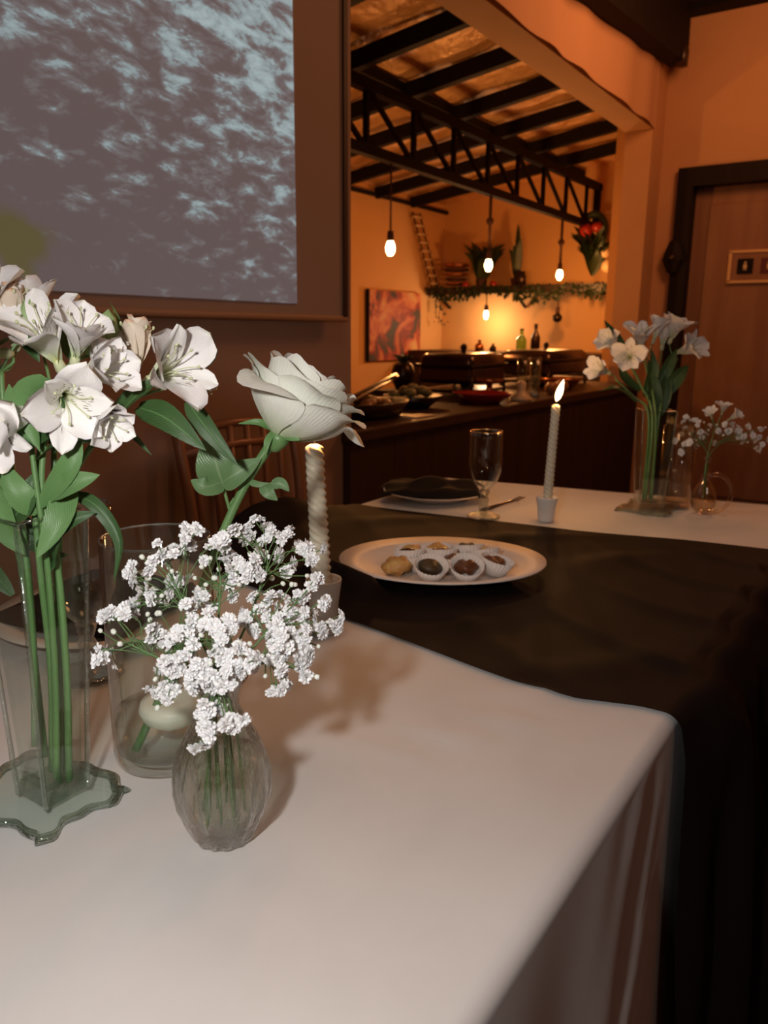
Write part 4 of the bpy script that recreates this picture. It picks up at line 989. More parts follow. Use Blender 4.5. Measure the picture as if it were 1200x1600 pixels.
for pts, w_, tw in (([(0.4549, 0.4666, 0.9967), (0.4488, 0.4674, 1.0168), (0.4542, 0.4790, 1.0416)], .0170, 0.0), ([(0.4553, 0.4662, 0.9972), (0.4589, 0.4518, 1.0063), (0.4745, 0.4403, 1.0171)], .0115, 0.2), ([(0.4546, 0.4671, 0.9967), (0.4407, 0.4706, 0.9952), (0.4360, 0.4832, 0.9999)], .0098, 0.0),
                    ([(0.4702, 0.4514, 0.9972), (0.4723, 0.4419, 0.9952), (0.4778, 0.4341, 0.9963)], .0028, 0.5), ([(0.4790, 0.4338, 0.9956), (0.4816, 0.4248, 0.9963), (0.4840, 0.4187, 0.9901)], .0052, 0.2), ([(0.4761, 0.4398, 0.9949), (0.4743, 0.4326, 0.9889), (0.4787, 0.4269, 0.9824)], .0058, 0.3)):
    part('leaf', blade(MB(), pts, w_, FC, 0.12, tw, wave=0.06, shape=0.62, cols=7), M_ROSELEAF, rose, True, RB)

# ---------------------------------------------------------------- ribbed bud vase with gypsophila
BV = (0.362, 0.383, 0.753)
bv = thing('bud_vase', 'small ribbed crystal bud vase holding a cloud of tiny white flowers', 'vase', BV)
out_ = [(0.0001, 0.0, 0), (0.018, 0.0, .3), (0.0225, 0.003, .7), (0.0245, 0.008, 1), (0.0285, 0.018, 1), (0.0335, 0.032, 1), (0.0352, 0.044, 1), (0.0342, 0.056, 1), (0.0305, 0.070, 1), (0.0245, 0.083, .9), (0.0180, 0.095, .6), (0.0142, 0.105, .3), (0.0140, 0.112, .1), (0.0158, 0.119, 0), (0.0195, 0.1245, 0), (0.0210, 0.1262, 0)]
inn_ = [(0.0195, 0.1262, 0), (0.0142, 0.119, 0), (0.0122, 0.112, 0), (0.0122, 0.105, 0), (0.0160, 0.095, .3), (0.0222, 0.083, .4), (0.0280, 0.070, .4), (0.0318, 0.056, .4), (0.0327, 0.044, .4), (0.0310, 0.032, .4), (0.0258, 0.018, .3), (0.018, 0.011, 0), (0.0001, 0.010, 0)]
part('glass', MB().lathe(out_, seg=168, ribs=14, amp=0.045, wob=0.6), M_BUD, bv)
part('inner_wall', MB().lathe(inn_, seg=84, ribs=14, amp=0.03), M_BUDI, bv)
part('water', MB().lathe([(0.0001, 0.0112), (0.017, 0.0118), (0.0245, 0.018), (0.0298, 0.032), (0.0316, 0.044), (0.0308, 0.056), (0.0280, 0.066), (0.0001, 0.066)], seg=48), M_WATERB, bv)

# one floret: three whorls of little ragged petals
def floret_mesh(seed, s=0.0050):
    rr = random.Random(seed); m_ = MB()
    for lay, (n, el, r_) in enumerate(((8, 0.15, 1.0), (7, 0.65, 0.85), (5, 1.15, 0.65))):
        for k in range(n):
            a = 2 * PI * k / n + lay * 0.4 + rr.uniform(-.2, .2); e_ = el + rr.uniform(-.15, .15)
            d_ = V((math.cos(a) * math.cos(e_), math.sin(a) * math.cos(e_), math.sin(e_))); sd_ = V((-math.sin(a), math.cos(a), 0))
            q = r_ * s * rr.uniform(.85, 1.15); i0 = len(m_.v)
            up = d_.cross(sd_) * -0.18 * q
            m_.v += [tuple(V((0, 0, 0))), tuple(d_ * q * .6 + sd_ * q * .36), tuple(d_ * q * 1.02 + sd_ * q * .20 + up), tuple(d_ * q * .9 + up * 1.5), tuple(d_ * q * 1.02 - sd_ * q * .20 + up), tuple(d_ * q * .6 - sd_ * q * .36)]
            m_.f += [(i0, i0 + 1, i0 + 2, i0 + 3), (i0, i0 + 3, i0 + 4, i0 + 5)]
    return m_.mesh('floret', M_FLOR, False)
FLOR = [floret_mesh(s) for s in range(5)]
FBUD = MB().lathe([(0.0001, -0.0020), (0.0014, -0.0012), (0.0018, 0.0003), (0.0013, 0.0016), (0.0006, 0.0019), (0.0001, 0.0016)], seg=8).mesh('bud', M_FLORB)
def gypso(label, base, path, clusters, buds, group, seed=0, per=3, spread=0.0042, fs=1.0, name='gypsophila_sprig', rr0=0.0010):
    rr = random.Random(seed)
    t = thing(name, label, 'flower', base, 0, group)
    S_ = spline([base] + list(path), 5)
    st = MB().tube(S_, [rr0 * (1.2 - 0.5 * i / len(S_)) for i in range(len(S_))], 6)
    part('stem', st, M_STEMD, t, True, base)
    br = MB(); tip = S_[-1]; start = S_[int(len(S_) * .72)]
    def twig(p):
        a0 = start.lerp(tip, rr.uniform(0.0, 1.0)); mid = a0.lerp(p, 0.55) + V((rr.uniform(-.004, .004), rr.uniform(-.004, .004), rr.uniform(-.002, .006)))
        br.tube(spline([a0, mid, p], 3), 0.00045, 4, False)
        return mid
    bl = V(base)
    for c in clusters:
        c = V(c); twig(c)
        for k in range(per):
            o_ = V((rr.gauss(0, 1), rr.gauss(0, 1), rr.gauss(0, 1))) * spread if k else V((0, 0, 0))
            if k: br.tube([c - (c - tip) * 0.25, c + o_], 0.0004, 4, False)
            axd = ((c - tip).normalized() + V((rr.gauss(0, .5), rr.gauss(0, .5), rr.gauss(0.1, .4))) + CT * 0.7)
            link('floret', rr.choice(FLOR), t, frame_to(axd, rr.random() * 6, c + o_ - bl, fs * rr.uniform(.82, 1.2)))
    for c in buds:
        c = V(c); twig(c)
        link('bud', FBUD, t, frame_to((c - tip).normalized() + V((0, 0, .3)), 0, c - bl, fs * rr.uniform(.9, 1.25)))
    part('twigs', br, M_STEMD, t, True, base)
    return t
gypso('gypsophila sprig rising at the upper right against the black runner', (0.3720, 0.3830, 0.7700), [(0.3680, 0.3830, 0.8680), (0.3951, 0.3804, 0.9187), (0.4132, 0.3787, 0.9525)], [(0.4073, 0.4044, 0.9747), (0.4140, 0.4056, 0.9688), (0.4138, 0.3976, 0.9675), (0.4247, 0.3972, 0.9807), (0.4279, 0.3903, 0.9734), (0.4202, 0.3768, 0.9728), (0.4239, 0.3694, 0.9740), (0.4416, 0.3740, 0.9608), (0.4326, 0.3622, 0.9614), (0.4344, 0.3554, 0.9544), (0.4262, 0.4007, 0.9530), (0.4250, 0.3795, 0.9534), (0.4351, 0.3776, 0.9461), (0.4259, 0.3741, 0.9429), (0.4192, 0.4045, 0.9748)], [(0.4178, 0.3694, 0.9373), (0.4375, 0.3624, 0.9395), (0.4352, 0.3726, 0.9312), (0.4204, 0.3825, 0.9385), (0.4182, 0.4022, 0.9546)], 'gypsophila in the ribbed bud vase', 0)
gypso('gypsophila sprig at the upper left in front of the cylinder rim', (0.3749, 0.3924, 0.7700), [(0.3668, 0.3865, 0.8680), (0.3634, 0.4089, 0.9144), (0.3611, 0.4238, 0.9454)], [(0.3788, 0.4249, 0.9775), (0.3668, 0.4153, 0.9758), (0.3792, 0.4238, 0.9668), (0.3834, 0.4100, 0.9665), (0.3595, 0.4319, 0.9642), (0.3509, 0.4314, 0.9607), (0.3700, 0.4377, 0.9558), (0.3485, 0.4487, 0.9467), (0.3499, 0.4547, 0.9402), (0.3545, 0.4525, 0.9343), (0.3477, 0.4501, 0.9214), (0.3504, 0.4558, 0.9229), (0.3503, 0.4357, 0.9304), (0.3592, 0.4393, 0.9279), (0.3640, 0.4225, 0.9425), (0.3704, 0.4345, 0.9419), (0.3771, 0.4300, 0.9613)], [(0.3479, 0.4394, 0.9624), (0.3514, 0.4248, 0.9356), (0.3497, 0.4358, 0.9471), (0.3705, 0.4388, 0.9496), (0.3519, 0.4313, 0.9208), (0.3404, 0.4560, 0.9190), (0.3610, 0.4242, 0.9512)], 'gypsophila in the ribbed bud vase', 1)
gypso('dense gypsophila sprig at the top centre of the bud vase', (0.3651, 0.3925, 0.7700), [(0.3638, 0.3887, 0.8680), (0.3740, 0.3928, 0.9160), (0.3808, 0.3955, 0.9479)], [(0.3874, 0.3967, 0.9578), (0.3860, 0.3912, 0.9525), (0.3931, 0.3786, 0.9513), (0.4000, 0.3767, 0.9466), (0.3997, 0.3804, 0.9543), (0.3913, 0.3995, 0.9362), (0.3880, 0.3920, 0.9301), (0.3938, 0.3994, 0.9423), (0.3791, 0.4123, 0.9285), (0.3825, 0.4096, 0.9196), (0.3729, 0.4127, 0.9269), (0.3805, 0.3958, 0.9678), (0.3950, 0.4019, 0.9601), (0.3796, 0.4173, 0.9308), (0.3835, 0.4058, 0.9235)], [(0.3825, 0.4072, 0.9588), (0.3869, 0.4033, 0.9501), (0.3846, 0.3816, 0.9431), (0.3778, 0.4192, 0.9428), (0.3773, 0.4074, 0.9401), (0.3770, 0.3978, 0.9470), (0.3697, 0.4028, 0.9562)], 'gypsophila in the ribbed bud vase', 2)
gypso('gypsophila sprig at the left with blooms over the cylinder', (0.3570, 0.3982, 0.7700), [(0.3601, 0.3887, 0.8680), (0.3496, 0.3991, 0.8899), (0.3427, 0.4060, 0.9045)], [(0.3442, 0.4162, 0.9100), (0.3430, 0.4240, 0.9102), (0.3373, 0.3964, 0.9192), (0.3379, 0.4227, 0.9089), (0.3395, 0.4040, 0.9111), (0.3465, 0.3886, 0.9268), (0.3489, 0.3932, 0.9315), (0.3432, 0.4092, 0.8987), (0.3477, 0.4054, 0.8947), (0.3293, 0.3959, 0.8940), (0.3367, 0.4090, 0.8912), (0.3318, 0.3940, 0.8984), (0.3340, 0.4097, 0.8721), (0.3328, 0.3967, 0.8778), (0.3343, 0.4150, 0.8688), (0.3442, 0.4075, 0.8754)], [(0.3300, 0.4109, 0.8833), (0.3343, 0.4159, 0.8584), (0.3461, 0.3987, 0.9328), (0.3336, 0.4066, 0.9316)], 'gypsophila in the ribbed bud vase', 3)
gypso('gypsophila sprig in the very middle facing the camera', (0.3539, 0.3888, 0.7700), [(0.3571, 0.3865, 0.8680), (0.3552, 0.3786, 0.8951), (0.3540, 0.3733, 0.9131)], [(0.3476, 0.3773, 0.9226), (0.3425, 0.3596, 0.9221), (0.3448, 0.3658, 0.9277), (0.3548, 0.3595, 0.9259), (0.3556, 0.3647, 0.9197), (0.3502, 0.3514, 0.9168), (0.3438, 0.3534, 0.9107), (0.3513, 0.3759, 0.9040), (0.3363, 0.3784, 0.9150), (0.3435, 0.3913, 0.9030), (0.3470, 0.3879, 0.9140), (0.3335, 0.3822, 0.9072), (0.3504, 0.3639, 0.9153)], [(0.3439, 0.3778, 0.9189), (0.3515, 0.3758, 0.9281), (0.3384, 0.3890, 0.9181)], 'gypsophila in the ribbed bud vase', 4)
gypso('gypsophila sprig spreading right toward the near candle cup', (0.3460, 0.3829, 0.7700), [(0.3560, 0.3829, 0.8680), (0.3819, 0.3660, 0.9004), (0.3991, 0.3547, 0.9219)], [(0.3873, 0.3788, 0.9179), (0.3948, 0.3727, 0.9237), (0.3948, 0.3819, 0.9115), (0.4000, 0.3643, 0.9340), (0.3960, 0.3651, 0.9299), (0.4060, 0.3595, 0.9214), (0.3951, 0.3542, 0.9209), (0.4032, 0.3466, 0.9250), (0.4126, 0.3570, 0.9114), (0.4126, 0.3461, 0.9340), (0.4116, 0.3474, 0.9307), (0.4082, 0.3343, 0.9442), (0.4117, 0.3355, 0.9165), (0.4119, 0.3418, 0.9150), (0.4116, 0.3252, 0.9336), (0.4220, 0.3276, 0.9133), (0.4238, 0.3250, 0.9116), (0.4075, 0.3242, 0.9120), (0.3903, 0.3734, 0.9081)], [(0.4112, 0.3313, 0.8991), (0.3958, 0.3698, 0.9139), (0.4067, 0.3512, 0.9430), (0.4147, 0.3460, 0.9217)], 'gypsophila in the ribbed bud vase', 5)
gypso('gypsophila sprig low at the right with a drooping pair of blooms', (0.3540, 0.3770, 0.7700), [(0.3572, 0.3794, 0.8680), (0.3719, 0.3594, 0.8876), (0.3818, 0.3460, 0.9007)], [(0.3872, 0.3474, 0.9117), (0.3771, 0.3306, 0.9110), (0.3755, 0.3351, 0.9120), (0.3928, 0.3361, 0.9109), (0.3960, 0.3410, 0.9036), (0.3788, 0.3343, 0.9014), (0.3788, 0.3461, 0.9083), (0.3813, 0.3503, 0.9130), (0.3875, 0.3240, 0.9009), (0.3903, 0.3223, 0.9020), (0.3860, 0.3210, 0.8891), (0.3856, 0.3264, 0.8944), (0.3934, 0.3325, 0.9131), (0.3763, 0.3345, 0.8877), (0.3733, 0.3382, 0.8779), (0.3779, 0.3465, 0.8722), (0.3714, 0.3284, 0.8847)], [(0.3753, 0.3525, 0.8989), (0.3796, 0.3505, 0.8921), (0.3698, 0.3448, 0.8882), (0.3880, 0.3139, 0.8887), (0.3913, 0.3343, 0.8878), (0.3667, 0.3553, 0.9102)], 'gypsophila in the ribbed bud vase', 6)
gypso('gypsophila sprig hanging just over the vase lip', (0.3572, 0.3677, 0.7700), [(0.3602, 0.3773, 0.8680), (0.3534, 0.3735, 0.8946), (0.3465, 0.3698, 0.8932)], [(0.3498, 0.3396, 0.9058), (0.3492, 0.3492, 0.9004), (0.3559, 0.3515, 0.9021), (0.3412, 0.3472, 0.9023), (0.3341, 0.3666, 0.8999), (0.3329, 0.3694, 0.9012), (0.3368, 0.3788, 0.8844), (0.3294, 0.3747, 0.8901), (0.3419, 0.3715, 0.8828), (0.3304, 0.3630, 0.8944), (0.3379, 0.3586, 0.8927), (0.3409, 0.3642, 0.8836), (0.3490, 0.3621, 0.8826), (0.3419, 0.3566, 0.8901)], [(0.3488, 0.3479, 0.9181), (0.3342, 0.3601, 0.9062)], 'gypsophila in the ribbed bud vase', 7)
gypso('gypsophila sprig trailing down in front of the vase neck', (0.3652, 0.3735, 0.7700), [(0.3639, 0.3773, 0.8680), (0.3531, 0.3709, 0.8868), (0.3422, 0.3645, 0.8775)], [(0.3297, 0.3636, 0.8724), (0.3264, 0.3557, 0.8777), (0.3402, 0.3600, 0.8722), (0.3408, 0.3615, 0.8747), (0.3231, 0.3551, 0.8652), (0.3235, 0.3585, 0.8647), (0.3333, 0.3632, 0.8548), (0.3274, 0.3625, 0.8496), (0.3314, 0.3636, 0.8491), (0.3355, 0.3453, 0.8690), (0.3306, 0.3442, 0.8715), (0.3360, 0.3418, 0.8682)], [(0.3329, 0.3711, 0.8737), (0.3322, 0.3443, 0.8628)], 'gypsophila in the ribbed bud vase', 8)
gypso('long thin gypsophila sprig reaching far left with few blooms', (0.3751, 0.3738, 0.7700), [(0.3669, 0.3795, 0.8680), (0.3436, 0.4132, 0.8900), (0.3281, 0.4356, 0.9047)], [(0.3208, 0.4467, 0.9269), (0.3201, 0.4497, 0.9241), (0.3239, 0.4458, 0.9278), (0.3151, 0.4469, 0.9001), (0.3233, 0.4549, 0.8945), (0.3106, 0.4440, 0.9040), (0.3226, 0.4298, 0.9292)], [(0.3368, 0.4396, 0.9036), (0.3235, 0.4594, 0.9101), (0.3301, 0.4536, 0.9085), (0.3233, 0.4379, 0.9052), (0.3456, 0.4324, 0.9175), (0.3451, 0.4338, 0.9215)], 'gypsophila in the ribbed bud vase', 9)

# ---------------------------------------------------------------- twisted candles in cups
def candle(label, loc, holder_lab, cupm, h0, h1, lean, r=0.0105, flame=True, lightp=0.5, fs_=1.0, cup_r=0.021, group='twisted taper candles'):
    x, y, z = loc
    t = thing('candle_holder', holder_lab, 'candle holder', loc, 0, 'small candle cups')
    part('cup', MB().lathe([(0.0001, 0.0), (cup_r * .70, 0.0), (cup_r * .73, 0.003), (cup_r * .82, h0 * .55), (cup_r, h0 * .97), (cup_r * .97, h0), (cup_r * .88, h0 * .97), (cup_r * .7, h0 * .5), (cup_r * .6, 0.012), (0.0001, 0.011)], seg=32), cupm, t)
    b_ = (x, y, z + 0.012)
    c = thing('twisted_candle', label, 'candle', b_, 0, group)
    n = 180; H = h1 - 0.012
    pts = [(lean[0] * i / n, lean[1] * i / n, H * i / n) for i in range(n + 1)]
    rad = [r * (1.06 - 0.16 * i / n) * (1 if i < n - 3 else (0.95, 0.86, 0.70, 0.45)[i - n + 3]) for i in range(n + 1)]
    part('wax', MB().tube(pts, rad, 24, True, 4, 0.13, 0.84), M_WAX, c)
    tip = V(pts[-1])
    part('wick', MB().tube([tip, tip + V((0.0005, 0, 0.007))], 0.0008, 6), M_WICK, c)
    if flame:
        F0 = tip + V((0, 0, 0.006 * fs_)); d_ = V(CR * 0.012 + V((0, 0, 0.042))) * fs_
        k = [0, .08, .2, .35, .5, .65, .8, .92, 1]; rad = [0.0005, 0.0035, 0.0058, 0.0068, 0.0065, 0.0052, 0.0034, 0.0016, 0.0002]; rad = [q * fs_ for q in rad]
        part('flame', MB().tube([F0 + d_ * q for q in k], rad, 12), M_FLAME, c)
        point_light('candle_light', V(b_) + F0 + d_ * 0.5 + V((0, 0, 0)), (1.0, 0.48, 0.16), lightp, 0.012)
    return c
M_CUPG = mat('frosted_grey_cup', (0.62, 0.58, 0.52), 0.25, trans=0.25)
candle('ivory twisted taper candle standing behind the rose', (0.722, 0.572, 0.754), 'pale flared candle cup at the black runner edge behind the tiny flowers', M_CUPG, 0.070, 0.236, (-0.008, 0.006), fs_=0.55, r=0.0112, cup_r=0.0225)
candle('ivory twisted taper candle with a bright flame on the far table end', (1.444, 0.577, 0.754), 'small white tapered porcelain candle cup on the far table end', M_PORC, 0.049, 0.231, (0.010, -0.004), r=0.0086, cup_r=0.0220, lightp=1.5)

# ---------------------------------------------------------------- goblets
M_GOLDR = mat('gold_rim', (0.80, 0.50, 0.22), 0.2, metal=1.0)
def goblet(label, loc, h=0.175, rb=0.034, wl=0.45, rim=True):
    t = thing('water_goblet', label, 'glass', loc, 0, 'footed water goblets')
    zb = h * 0.31
    prof = [(0.0001, zb), (0.010, zb + 0.002), (rb * .72, zb + 0.020), (rb * .96, zb + 0.042), (rb, zb + 0.062), (rb * .97, h - 0.012), (rb * .94, h)]
    inn = [(q[0] - 0.0016 if q[0] > .002 else 0.0001, q[1] + (0.002 if q[0] < .02 else 0)) for q in reversed(prof)]
    part('bowl', MB().lathe(prof + inn, seg=40), M_GLASS, t)
    part('stem', MB().lathe([(0.006, 0.004), (0.0065, 0.012), (0.011, 0.020), (0.007, 0.028), (0.010, 0.036), (0.0065, 0.044), (0.011, zb), (0.0001, zb + 0.001)], seg=24, ribs=8, amp=0.10), M_SQE, t)
    part('foot', MB().lathe([(0.0001, 0.0), (rb * .95, 0.0), (rb * .98, 0.003), (rb * .8, 0.006), (0.010, 0.010), (0.0001, 0.011)], seg=64, ribs=16, amp=0.045), M_SQE, t)
    if rim: part('gold_rim', MB().tube([(rb * .935 * math.cos(a), rb * .935 * math.sin(a), h) for a in [i * PI / 20 for i in range(41)]], 0.0011, 6, False), M_GOLDR, t)
goblet('gold-rimmed water goblet on the far table end beside the dinner plate', (1.393, 0.690, 0.755))
goblet('large water goblet half hidden behind the near square vase', (0.477, 0.702, 0.754), 0.19, 0.036, rim=False)

# ---------------------------------------------------------------- place settings
def plate_mesh(R0, h=0.018):
    return MB().lathe([(0.0001, 0.0), (R0 * .58, 0.0), (R0 * .62, 0.003), (R0 * .80, h * .62), (R0, h), (R0 * .998, h + 0.0022), (R0 * .80, h * .62 + 0.0036), (R0 * .64, 0.0055), (R0 * .58, 0.0045), (0.0001, 0.004)], seg=64)
def napkin(label, loc, rx, ry, rz, seed):
    rr = random.Random(seed); rows = []
    for i in range(21):
        u = -1 + i / 10; row = []
        for j in range(21):
            v = -1 + j / 10
            e_ = max(0, 1 - max(abs(u), abs(v)) ** 4)
            z = 0.012 * e_ ** .5 + 0.016 * e_ * (0.5 + 0.5 * math.sin(5 * u + 2 * v + seed)) * (0.4 + 0.6 * (1 - abs(v))) + 0.004 * math.sin(9 * v + 4 * u) * e_
            row.append(V((rx * u * (1 - 0.12 * abs(v)), ry * v * (1 + 0.06 * math.sin(4 * u)), z)))
        rows.append(row)
    m_ = MB().grid(rows); n = len(m_.v)
    o_ = solo('cloth_napkin', m_, M_NAPK, label, 'napkin', 'black napkins on the dinner plates')
    o_.location = loc; o_.rotation_euler = (0, 0, rz); return o_
pl = solo('dinner_plate', plate_mesh(0.118), M_CERAM, 'white dinner plate under a black napkin on the far table end', 'plate', 'dinner plates'); pl.location = (1.505, 0.868, 0.7545)
napkin('black folded napkin lying on the far dinner plate', (1.505, 0.875, 0.771), 0.085, 0.115, 0.5, 1)
pl = solo('dinner_plate', plate_mesh(0.135), M_CERAM, 'white dinner plate at the left behind the near square vase', 'plate', 'dinner plates'); pl.location = (0.59, 0.822, 0.7545)
napkin('black folded napkin on the near dinner plate behind the square vase', (0.60, 0.845, 0.772), 0.11, 0.095, 0.3, 2)
fk = thing('table_fork', 'slim steel fork lying right of the far dinner plate', 'fork', (1.52, 0.705, 0.7555))
part('handle', MB().tube([(-0.09, 0.01, 0.003), (0.0, 0, 0.004), (0.04, -0.004, 0.003)], [0.0045, 0.003, 0.0028], 8), M_STEEL, fk)
for k in range(3): part('tine', MB().tube([(0.04, -0.010 + 0.006 * k, 0.003), (0.085, -0.011 + 0.0055 * k, 0.005)], 0.0013, 6), M_STEEL, fk)

# ---------------------------------------------------------------- platter of sweets in paper cups
pl = solo('serving_platter', plate_mesh(0.160, 0.020), M_CERAM, 'round glazed platter of small sweets on the black runner', 'platter'); pl.location = (PLC[0], PLC[1], 0.7572); pl.rotation_euler = (0, 0, math.atan2(CR.y, CR.x)); pl.scale = (1, 0.80, 1)
cup = MB()
prof = [(0.0001, 0.0, 0), (0.016, 0.0, 0.2), (0.0205, 0.010, 0.8), (0.0260, 0.024, 1.0), (0.0255, 0.024, 1.0), (0.0200, 0.0105, 0.8), (0.0155, 0.0012, 0.2), (0.0001, 0.0012, 0)]
cup.lathe(prof, seg=108, ribs=27, amp=0.035)
CUPM = cup.mesh('paper_cup', M_PAPER)
M_CHOC = mat('chocolate_glaze', (0.10, 0.035, 0.016), 0.3, var=(120, (0.16, 0.06, 0.02)), bump=(160, 0.5, 0.004))
M_PAST = mat('golden_pastry', (0.62, 0.42, 0.14), 0.5, var=(90, (0.50, 0.24, 0.07)), bump=(120, 0.5, 0.004))
M_JAM = mat('dark_jam', (0.09, 0.02, 0.012), 0.25, var=(90, (0.05, 0.02, 0.01)))
M_DARKG = mat('dark_greens', (0.035, 0.035, 0.012), 0.5, var=(90, (0.07, 0.04, 0.015)))
def lump(seed, r_, mtl, flat=0.6):
    rr = random.Random(seed); m_ = MB().ball((0, 0, 0), r_, 16, 9, flat); ph = [rr.random() * 6 for _ in range(4)]
    m_.v = [(x * (1 + .16 * math.sin(260 * z + 3 * math.atan2(y, x) + ph[0])), y * (1 + .16 * math.sin(230 * x + ph[1])), z * (1 + .22 * math.sin(280 * x + 240 * y + ph[2]))) for x, y, z in m_.v]
    return m_.mesh('sweet', mtl)
sweets = [  # x, y, tilt direction, tilt, filling, cup label, sweet label
    (0.9629, 0.5613, -2.40, 0.39, M_DARKG, 0.7650, 'front paper cup at left of centre on the platter, tipped towards the camera', 'scrap of dark greens in the front left cup'),
    (0.9939, 0.5178, -2.50, 0.42, M_CHOC, 0.7650, 'front paper cup right of centre, tipped towards the camera', 'dark chocolate piece in the front right cup'),
    (0.9519, 0.6132, 0.00, 0.00, M_PAST, 0.7620, None, 'golden pastry shell at the left without a cup'),
    (0.9838, 0.5850, 0.70, 0.17, M_DARKG, 0.7620, 'second-row paper cup with a dark green filling', 'dark green filling in the second-row cup'),
    (1.0143, 0.5508, 0.70, 0.07, M_CHOC, 0.7620, 'paper cup holding the big glossy chocolate piece', 'big glossy chocolate piece in the platter middle'),
    (1.0333, 0.4908, -1.20, 0.24, M_CHOC, 0.7650, 'rightmost paper cup with brown filling', 'brown chocolate filling in the rightmost cup'),
    (0.9945, 0.6170, 0.70, 0.24, M_JAM, 0.7650, 'left middle-row paper cup with red jam', 'red jam filling in the left middle-row cup'),
    (1.0280, 0.5789, 0.70, 0.24, M_JAM, 0.7650, 'centre middle-row paper cup with red-brown jam', 'red-brown jam filling in the centre middle-row cup'),
    (1.0655, 0.5221, 0.90, 0.32, M_PAST, 0.7650, 'tall standing paper cup at the right of the middle row', 'pale pastry piece behind the tall standing cup'),
    (1.0244, 0.6334, 0.70, 0.07, M_PAST, 0.7620, 'back-row paper cup at left with yellow pastry', 'yellow pastry in the left back-row cup'),
    (1.0530, 0.6027, 0.70, 0.07, M_PAST, 0.7620, 'back-row paper cup at centre with yellow pastry', 'yellow pastry in the centre back-row cup'),
    (1.0759, 0.5569, 0.70, 0.24, M_DARKG, 0.7650, 'back-row paper cup at right with a thin green filling', 'thin green filling in the right back-row cup'),
]
for i, (x, y, td, tl, mtl, z_, cl, sl_) in enumerate(sweets):
    if cl:
        c = link('paper_cup', CUPM); tag(c, cl, 'paper cup', 'pleated paper cups on the platter')
        c.matrix_basis = Matrix.Translation((x, y, z_)) @ Matrix.Rotation(td, 4, 'Z') @ Matrix.Rotation(tl, 4, 'Y') @ Matrix.Rotation(-td, 4, 'Z')
    s_ = link('sweet', lump(i, 0.0180 if cl else 0.0225, mtl, 0.62)); tag(s_, sl_, 'sweet', 'sweets on the platter')
    s_.location = (x, y, z_ + (0.0150 if cl else 0.013)); s_.rotation_euler = (0.1, 0.2, i)

# ---------------------------------------------------------------- far end: second lily vase on a slab, cylinder vase, ring vase
FV = (1.675, 0.440, 0.754)
sl = thing('glass_slab', 'dark-looking glass slab under the far lily vase', 'coaster', FV)
make_slab(sl, 0.062, 0.052, 9)
square_vase('square_vase', 'tapered square glass vase of lilies on the far table end', (FV[0], FV[1], 0.7605), 0.024, 0.034, 0.205, 0.5, 0.35)
GF = 'white lily stems in the far vase'
def fp(x, y, z): return (FV[0] + x, FV[1] + y, z)
alstro('far white lily stem whose bloom stands tallest in the middle', [fp(0.004, -0.004, 0.775), fp(0.0, 0.0, 0.95), (1.7117, 0.4817, 1.0625)], [((1.7055, 0.4928, 1.0890), dv(-.1, .8, .5), .4, 1.22, 'open'), ((1.7310, 0.4722, 1.1090), dv(.2, .8, .2), .9, 1.10, 'half')], [([(1.6981, 0.4718, 0.9896), (1.6964, 0.4599, 1.0437), (1.7035, 0.4683, 1.0895)], .012, M_LEAF, FC, .2)], r=.0034, group=GF)
alstro('far white lily stem with two blooms leaning left toward the counter', [fp(-0.004, 0.006, 0.775), fp(-0.003, 0.006, 0.95), (1.6970, 0.4844, 1.0160), (1.6828, 0.5037, 1.0560)], [((1.6802, 0.5040, 1.0693), dv(-.4, -.1, .8), .4, 1.22, 'open'), ((1.6739, 0.5306, 1.0887), dv(-.6, .3, .5), .4, 1.22, 'half')], [([(1.6930, 0.5068, 1.0556), (1.6754, 0.5366, 1.1084), (1.6692, 0.5622, 1.1477)], .013, M_LEAF, FC, .2), ([(1.6945, 0.4826, 1.0028), (1.6704, 0.5113, 1.0296), (1.6728, 0.5214, 1.0624)], .012, M_LEAF, FC, .3)], r=.0034, group=GF)
alstro('far white lily stem drooping low at left over a broad leaf', [fp(0.0, 0.012, 0.775), fp(-0.002, 0.014, 0.95), (1.6946, 0.4951, 0.9886), (1.6702, 0.5287, 1.0262)], [((1.6585, 0.5424, 1.0396), dv(-.7, .1, .5), .2, 1.04, 'open')], [([(1.6840, 0.4884, 0.9789), (1.6484, 0.5162, 1.0064), (1.6306, 0.5495, 1.0005)], .016, M_LEAF, FU, .2)], r=.003, group=GF)
alstro('far white lily stem with blooms at the right against the door frame', [fp(0.010, 0.0, 0.775), fp(0.008, -0.004, 0.95), (1.7352, 0.4401, 1.0025), (1.7614, 0.4288, 1.0694)], [((1.7602, 0.4270, 1.0828), dv(.5, .1, .7), .3, 1.16, 'open'), ((1.7613, 0.4455, 1.1092), dv(.2, .8, .4), 1.2, 1.16, 'open')], [([(1.7186, 0.4414, 0.9899), (1.7330, 0.4183, 1.0305), (1.7621, 0.4041, 1.0566)], .015, M_LEAF, FC, .3), ([(1.7197, 0.4506, 1.0164), (1.7281, 0.4364, 1.0567), (1.7546, 0.4289, 1.0896)], .012, M_LEAF, FC, .3)], r=.0034, group=GF)
alstro('far lily stem wrapped in dark upright leaves', [fp(0.006, 0.010, 0.775), fp(0.005, 0.008, 0.95), (1.7414, 0.4601, 1.0285)], [((1.7698, 0.4640, 1.0955), dv(.1, .9, .1), .3, 1.10, 'half')], [([(1.6973, 0.4511, 0.9368), (1.6906, 0.4523, 1.0045), (1.7057, 0.4752, 1.0695)], .015, M_LEAF, FC, .1), ([(1.7074, 0.4416, 0.9501), (1.7145, 0.4349, 1.0040), (1.7363, 0.4424, 1.0563)], .013, M_LEAF, FC, .1)], r=.0034, group=GF)
